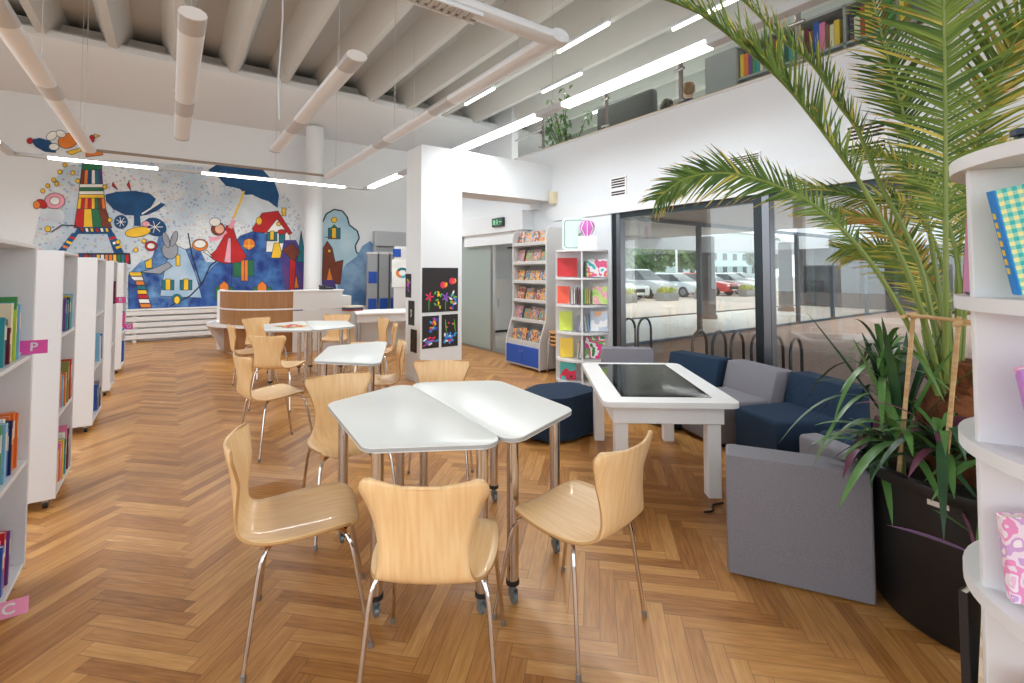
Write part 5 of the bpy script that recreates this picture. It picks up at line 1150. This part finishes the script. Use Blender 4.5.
RACH = mat('palm_rachis', (130, 146, 72), .45, rgb2=(112, 134, 60), scale=3); FIBRE = mat('palm_fibre', (140, 84, 48), .9, rgb2=(110, 62, 34), scale=18, bump=.8, bscale=70)
palm = thing('palm_tree', 'tall feathery potted palm arching over the right side of the room', 'palm', PC+Vector((0, 0, .545)))
po = PC+Vector((0, 0, .545))
q = MB(); rr = random.Random(2)
q.lathe([(0, 0), (.19, .0), (.2, .1), (.18, .25), (.13, .38), (.09, .48), (0, .5)], FIBRE, 20, (.06, .04, 0)); q.build('trunk', palm)
q = MB()
for k in range(90):
    a = rr.uniform(0, 6.28); z = rr.uniform(.02, .42); r_ = .2-.1*(z/.45)**2
    p = Vector((.06+r_*math.cos(a), .04+r_*math.sin(a), z)); d = Vector((math.cos(a)*.03, math.sin(a)*.03, rr.uniform(.02, .07))); s_ = Vector((-math.sin(a), math.cos(a), 0))*.016
    q.face([p-s_, p+s_, p+s_*.4+d, p-s_*.4+d], FIBRE)
q.build('fibre', palm, recalc=False)['kind'] = 'stuff'
FR = {
 'F1': ([(2.7, .63, .95), (2.65, .61, 1.3), (2.61, .59, 1.72), (2.56, .57, 2.12), (2.5, .55, 2.5), (2.39, .51, 2.88)], .36, .36, (-.8, -.35, .2), 74, [0, 0, 1, 0], .5),
 'F2': ([(2.67, .65, .9), (2.55, .72, 1.22), (2.44, .84, 1.52), (2.35, 1.02, 1.75), (2.2, 1.24, 1.88), (2.05, 1.41, 1.88), (1.97, 1.54, 1.78)], .34, .21, (-.6, -.75, .2), 92, [0, 1, 0, 1], .75),
 'F3': ([(2.7, .64, .9), (2.64, .69, 1.26), (2.58, .75, 1.52), (2.48, .83, 1.78), (2.39, .88, 1.92), (2.29, .95, 2.09), (2.15, 1.01, 2.24), (2.03, 1.09, 2.37), (1.81, 1.18, 2.51), (1.61, 1.26, 2.56)], .36, .27, (-.62, -.75, .12), 84, [0, 1, 0, 1, 0], .85, 1),
 'F4': ([(2.77, .64, .9), (2.73, .68, 1.25), (2.71, .72, 1.5), (2.63, .82, 1.82), (2.54, .87, 2.06), (2.46, .92, 2.19), (2.37, .98, 2.36), (2.25, 1.06, 2.48), (2.05, 1.13, 2.63), (1.85, 1.21, 2.71)], .3, .2, (-.5, -.75, .4), 90, [0, 1, 0, 2], .8, 1),
 'F5': ([(2.82, .61, .95), (2.82, .58, 1.39), (2.77, .54, 1.77), (2.68, .46, 2.11), (2.64, .36, 2.34), (2.68, .26, 2.43)], .4, .36, (-.9, .3, .2), 60, [2, 0, 2, 0], .7),
 'F6': ([(2.86, .64, .95), (2.86, .68, 1.34), (2.92, .74, 1.76), (2.84, .78, 2.14), (2.75, .82, 2.47), (2.6, .85, 2.87)], .4, .24, (-.85, -.3, .3), 72, [1, 1, 0], .7),
 'F7': ([(2.92, .66, .95), (3.01, .69, 1.38), (3.05, .77, 1.65), (3.05, .89, 1.79), (3.03, 1.08, 1.84), (2.92, 1.34, 1.95)], .36, .24, (-.5, -.3, .8), 76, [0, 0, 2, 1], .7),
 'F8': ([(2.88, .62, .95), (3.06, .66, 1.38), (3.23, .65, 1.73), (3.38, .59, 1.99), (3.54, .47, 2.09)], .4, .34, (-.7, 0, .7), 60, [2, 0, 0], .7),
 'F10': ([(2.8, .62, .95), (2.86, .68, 1.27), (2.87, .78, 1.51), (2.86, .9, 1.67), (2.82, 1.07, 1.72)], .3, .2, (-.6, -.4, .7), 70, [0, 2, 0, 3], .6),
 'F11': ([(2.8, .62, .95), (2.82, .6, 1.35), (2.8, .64, 1.67), (2.74, .76, 1.9), (2.71, .92, 2.01)], .34, .2, (-.6, -.3, .7), 66, [2, 0, 0], .6),
 'F9': ([(2.78, .64, .95), (2.86, .69, 1.16), (2.96, .79, 1.38), (2.99, .94, 1.53), (2.94, 1.1, 1.54)], .3, .24, (-.7, -.3, .6), 64, [0, 0, 2, 0], .6),
}
def frond(key, spec):
    pts, start, llen, N, n, mats, lift = spec[:7]; fold = len(spec) > 7; N = Vector(N).normalized(); rr = random.Random(key)
    C_ = catmull([Vector(p)-po for p in pts], 80); q = MB()
    for m in PG: q.mi(m)
    for k in range(n):
        f = start+(1-start)*(k+.5)/n; x = f*80; i = min(int(x), 79); p = C_[i].lerp(C_[i+1], x-i); T = (C_[i+1]-C_[i]).normalized()
        Nn = (N-T*N.dot(T)).normalized(); Sd = T.cross(Nn); g = (f-start)/(1-start)
        ln = llen*(.45+1.1*g if g < .5 else 1.0-(g-.5)*1.15)*rr.uniform(.85, 1.1)
        ln = max(ln, llen*.32)
        for sgn in (1, -1):
            Sv = Sd*sgn if not (fold and sgn < 0) else (Nn*.95-Sd*.3).normalized()
            d = (Sv*(1-.25*g) + T*(lift+.35*g) + Nn*rr.uniform(-.12, .28)).normalized(); d = (d+Vector((rr.gauss(0, .06), rr.gauss(0, .06), rr.gauss(0, .06)))).normalized()
            w_ = .0062*(ln/.3)**.5; mi = mats[rr.randrange(len(mats))]; 
            if rr.random() < .04: mi = 2
            sag = rr.uniform(.08, .3); wd = d.cross(Nn).normalized(); prev = None; m_ = 5
            for j in range(m_+1):
                h = j/m_; c = p+d*ln*h-Vector((0, 0, 1))*sag*ln*h*h*.8; ww = w_*(1-h**2.2)+.0006
                row = [q.bm.verts.new(c-wd*ww+Nn*ww*.5), q.bm.verts.new(c), q.bm.verts.new(c+wd*ww+Nn*ww*.5)]
                if prev:
                    for a in (0, 1):
                        f_ = q.bm.faces.new((prev[a], prev[a+1], row[a+1], row[a])); f_.material_index = (2 if (mi == 2 or (j >= m_ and rr.random() < .45)) else mi)
                        if j == m_ and rr.random() < .3: f_.material_index = 3
                prev = row
    fo = q.build('frond', palm, 60, recalc=False)
    q = MB(); q.tube(C_, [.0105*(1-.8*(i/80))+.0018 for i in range(81)], RACH, 7); q.build('stem', fo)
for k_, sp in FR.items(): frond(k_, sp)
# cut old stalks at the palm base
q = MB()
for (a, l_) in ((2.2, .3), (2.9, .36), (3.6, .3), (4.3, .28), (1.5, .34)):
    c_, s_ = math.cos(a), math.sin(a); q.tube([(.06+.1*c_, .04+.1*s_, .3), (.06+.13*c_, .04+.13*s_, .3+l_*.6), (.06+.15*c_, .04+.15*s_, .32+l_)], [.02, .017, .014], RACH, 7)
q.build('cut_stalk', palm)
# bamboo support
BAM = mat('bamboo', (208, 176, 128), .55, rgb2=(186, 146, 98), scale=10, stretch=(1, 1, 6))
t = thing('plant_support', 'bamboo stake frame tied around the palm in the pot', 'plant support', PC+Vector((0, 0, .5)))
o_ = PC+Vector((0, 0, .5))
for a_, b_ in [((2.545, .69, 1.25), (2.47, .74, .54)), ((2.465, .53, 1.25), (2.43, .59, .54)), ((3.02, .72, 1.24), (2.98, .70, .52)), ((2.98, .42, 1.24), (2.94, .44, .52))]:
    q = MB(); A = Vector(a_)-o_; B = Vector(b_)-o_; q.tube([A.lerp(B, k/8) for k in range(9)], [.0085, .008, .0095, .008, .008, .0095, .008, .009, .0085], BAM, 8); q.build('stake', t)
for a_, b_ in [((2.48, .71, 1.235), (3.06, .76, 1.235)), ((2.42, .535, 1.22), (3.04, .38, 1.23)), ((2.55, .73, 1.24), (2.45, .45, 1.23)), ((3.03, .8, 1.23), (2.97, .34, 1.235))]:
    q = MB(); A = Vector(a_)-o_; B = Vector(b_)-o_; q.tube([A, A.lerp(B, .5), B], [.0085, .008, .0085], BAM, 8); q.build('crossbar', t)
for p in [(2.54, .69, 1.235), (2.465, .53, 1.225), (3.01, .74, 1.232), (2.98, .4, 1.23)]: q = MB(); q.ball(Vector(p)-o_, (.014, .014, .013), mat('twine', (214, 180, 120), .9)); q.build('twine_knot', t)
# undergrowth
UG = mat('strap_leaf', (70, 112, 56), .35, rgb2=(98, 140, 74), scale=5); UG2 = mat('strap_leaf_dark', (36, 70, 44), .35, rgb2=(56, 94, 56), scale=5); UGP = mat('purple_leaf', (92, 44, 64), .4, rgb2=(120, 70, 92), scale=6); UGL = mat('purple_pale_leaf', (150, 112, 150), .4)
def rosette(name, label, loc, n, lmin, lmax, wd, mats, el=(.1, 1.2), stemh=.15, droop=(.4, 1.1), seed=0, group=None):
    t = thing(name, label, 'plant', loc, 0, group); rr = random.Random(seed); q = MB(); q.tube([(0, 0, -.02), (.01, 0, stemh)], [.016, .012], mat('plant_stem', (110, 120, 60), .6), 7); q.build('stem', t)
    for k in range(n):
        a = k*2.399+rr.uniform(-.25, .25); e = rr.uniform(*el); l_ = rr.uniform(lmin, lmax)
        d = Vector((math.cos(a)*math.cos(e), math.sin(a)*math.cos(e), math.sin(e)))
        q = MB(); leaf_poly(q, Vector((0, 0, stemh*(.5+.5*k/n))), d, l_, wd*rr.uniform(.8, 1.15), mats[rr.randrange(len(mats))], droop=rr.uniform(*droop), n=9, fold=.28); q.build('leaf', t, 60, recalc=False)
PGp = 'plants growing around the palm in the black pot'
rosette('dracaena', 'arching narrow-leaved green plant at the back of the black pot, left of the stakes', (2.72, .86, .57), 44, .32, .55, .013, [UG, UG, UG2], (.2, 1.4), .46, (.5, 1.2), 4, PGp)
rosette('dracaena', 'upright sword-leaved plant standing highest between the bamboo stakes', (2.66, .78, .57), 11, .55, .72, .019, [UG2, UG], (1.0, 1.45), .12, (.05, .25), 8, PGp)
rosette('boat_lily', 'broad strap-leaved plant spilling over the left rim of the black pot', (2.52, .74, .57), 28, .28, .42, .0175, [UG, UG2, UG], (.15, 1.2), .17, (.4, 1.2), 12, PGp)
rosette('boat_lily', 'purple-hearted plant at the front of the black pot by the sticker', (2.50, .60, .57), 28, .26, .42, .0175, [UG2, UG, UGP, UG, UG2], (.2, 1.3), .2, (.4, 1.2), 15, PGp)
rosette('boat_lily', 'dark green plant in the black pot next to the near tower', (2.53, .44, .57), 26, .28, .44, .017, [UG2, UG, UG2], (.2, 1.2), .14, (.5, 1.2), 19, PGp)
rosette('boat_lily', 'low leafy plant at the back left of the pot against the navy seat', (2.64, .87, .57), 22, .2, .34, .018, [UG, UG2, UGP], (.1, 1.1), .1, (.3, 1.), 23, PGp)
t = thing('trailing_plant', 'purple trailing plant hanging down the front of the black pot', 'plant', (2.38, .52, .52)); q = MB(); q.tube(catmull([(.05, 0, -.03), (0, 0, .02), (-.03, -.03, -.05), (-.04, -.05, -.2)], 14), .005, UGP, 6); q.build('stem', t)
for k, (p, d, l_, m) in enumerate([((-.03, -.03, -.1), (-.1, .95, .12), .25, UGL), ((-.04, -.05, -.1), (-.35, -.1, .3), .12, UG), ((-.04, -.05, -.16), (-.2, -.4, -.4), .13, UGL), ((-.03, -.03, -.03), (-.3, .5, .4), .14, UG), ((-.04, -.05, -.2), (-.1, .2, -.9), .12, UGL)]):
    q = MB(); leaf_poly(q, Vector(p), Vector(d), l_, .016, m, droop=.1, n=6, fold=.25); q.build('leaf', t, 60, recalc=False)

# ================================================================== CHILDREN ON THE GALLERY
def child(label, loc, rz, shirt, hairc, hair_long):
    t = thing('person', label, 'person', loc, rz); SK = mat('skin', (224, 180, 152), .55)
    V = [((0, 0, .34), .11), ((0, 0, .5), .10), ((.01, 0, .62), .115), ((.01, 0, .68), .07), ((.015, 0, .73), .042), ((.03, 0, .80), .075), ((.02, 0, .87), .078), ((.01, 0, .92), .05)]
    E_ = [(i, i+1) for i in range(7)]
    for s in (1, -1):
        k = len(V); V += [((.01, .1*s, .66), .05), ((.03, .15*s, .6), .042), ((.1, .17*s, .45), .034), ((.25, .1*s, .42), .026), ((.31, .08*s, .42), .028)]; E_ += [(2, k), (k, k+1), (k+1, k+2), (k+2, k+3), (k+3, k+4)]
        for f_, (dy, l_) in enumerate(((-.02, .05), (-.007, .06), (.007, .058), (.02, .045))):
            j = len(V); V += [((.335, .08*s+dy, .425), .008), ((.335+l_*.7, .08*s+dy*1.2, .415), .007)]; E_ += [(k+4, j), (j, j+1)]
        j = len(V); V += [((.32, .08*s-.03*s, .43), .009), ((.35, .08*s-.045*s, .43), .008)]; E_ += [(k+4, j), (j, j+1)]
        k = len(V); V += [((.03, .07*s, .34), .085), ((.3, .09*s, .34), .06), ((.32, .09*s, .1), .042), ((.32, .09*s, .03), .035), ((.42, .09*s, .02), .03)]; E_ += [(0, k), (k, k+1), (k+1, k+2), (k+2, k+3), (k+3, k+4)]
    me = bpy.data.meshes.new('body'); me.from_pydata([v for v, r_ in V], E_, []); o = bpy.data.objects.new('body', me); COL.objects.link(o); o.parent = t; me.materials.append(SK)
    md = o.modifiers.new('skin', 'SKIN'); md.use_smooth_shade = True
    for sv, (v, r_) in zip(me.skin_vertices[0].data, V): sv.radius = (r_, r_)
    me.skin_vertices[0].data[0].use_root = True
    ss = o.modifiers.new('sub', 'SUBSURF'); ss.levels = 1; ss.render_levels = 2
    q = MB(); q.ball((.02, 0, .885), (.092, .082, .085), hairc, 16, 10); 
    if hair_long: q.ball((-.03, 0, .82), (.06, .08, .11), hairc, 14, 10)
    else: q.ball((-.025, 0, .85), (.06, .076, .08), hairc, 14, 10)
    q.build('hair', t, 60)
    q = MB(); q.lathe([(.135, .36), (.125, .5), (.14, .6), (.13, .66), (.085, .71), (.055, .72)], shirt, 20, (.005, 0, 0), .85, 1.08)
    for s in (1, -1): q.tube([(.01, .08*s, .66), (.03, .155*s, .6), (.09, .175*s, .47), (.2, .12*s, .43)], [.06, .055, .045, .035], shirt, 12)
    q.build('shirt', t, 60)
    q = MB()
    for s in (1, -1): q.ball((.098, .028*s, .845), (.008, .012, .009), mat('eye', (40, 34, 30), .3), 8, 6); q.ball((.02, .08*s, .835), (.016, .01, .02), SK, 8, 6)
    q.ball((.108, 0, .825), (.012, .01, .012), SK, 8, 6); q.ball((.098, 0, .797), (.006, .02, .005), mat('lips', (190, 110, 104), .5), 8, 6); q.build('face', t, 60)
    q = MB()
    for s in (1, -1): q.tube([(.0, .07*s, .34), (.3, .09*s, .345), (.33, .09*s, .3), (.32, .09*s, .08)], [.1, .072, .07, .05], mat('jeans', (60, 74, 110), .9), 12)
    q.build('trousers', t, 60); return t
PZ = 2.95+.05
HB = mat('hair_brown', (150, 112, 78), .7, noise=.2, scale=60); HD = mat('hair_dark', (54, 46, 42), .6, noise=.2, scale=60)
for x, y, lb in ((5.62, 3.86, 'low grey bench seat under the child in blue on the gallery'), (5.84, 4.36, 'low grey bench seat under the child in white on the gallery')):
    t = thing('gallery_stool', lb, 'stool', (x, y, 2.95)); q = MB(); q.box((-.16, -.16, .03), (.16, .16, .27 if y < 4 else .23), DG, .04, seg=3); q.build('seat', t, 50); q = MB(); q.lathe([(.1, 0), (.1, .03)], BLACK, 12); q.build('foot', t)
child('person with short light brown hair and a blue shirt seated on the gallery', (5.6, 3.84, PZ), R(35), mat('shirt_blue', (24, 70, 120), .8), HB, False)
child('person with dark hair and white top seated beside the one in blue', (5.82, 4.36, PZ-.03), R(0), mat('shirt_white', (226, 228, 230), .8), HD, True)

# ================================================================== LIGHT
def area(name, loc, size, power, rot=(0, 0, 0), col=(.93, .975, 1)):
    l = bpy.data.lights.new(name, 'AREA'); l.shape = 'RECTANGLE'; l.size, l.size_y = size; l.energy = power; l.color = col
    o = bpy.data.objects.new(name, l); COL.objects.link(o); o.location = loc; o.rotation_euler = rot; return o
for ax, c, a, b_ in LIT:                                        # downlight of the lit strips, same size and place
    L_ = b_-a
    if ax == 'y': area('strip_light', (c, (a+b_)/2, ZL-.045), (.1, L_), (16 if c > 0 else 7)*L_)
    else: area('strip_light', ((a+b_)/2, c, ZL-.045), (L_, .1), 13*L_)
for p in TUBES: area('tube_light', p, (.06, 1.2), 26, col=(1, .965, .89))
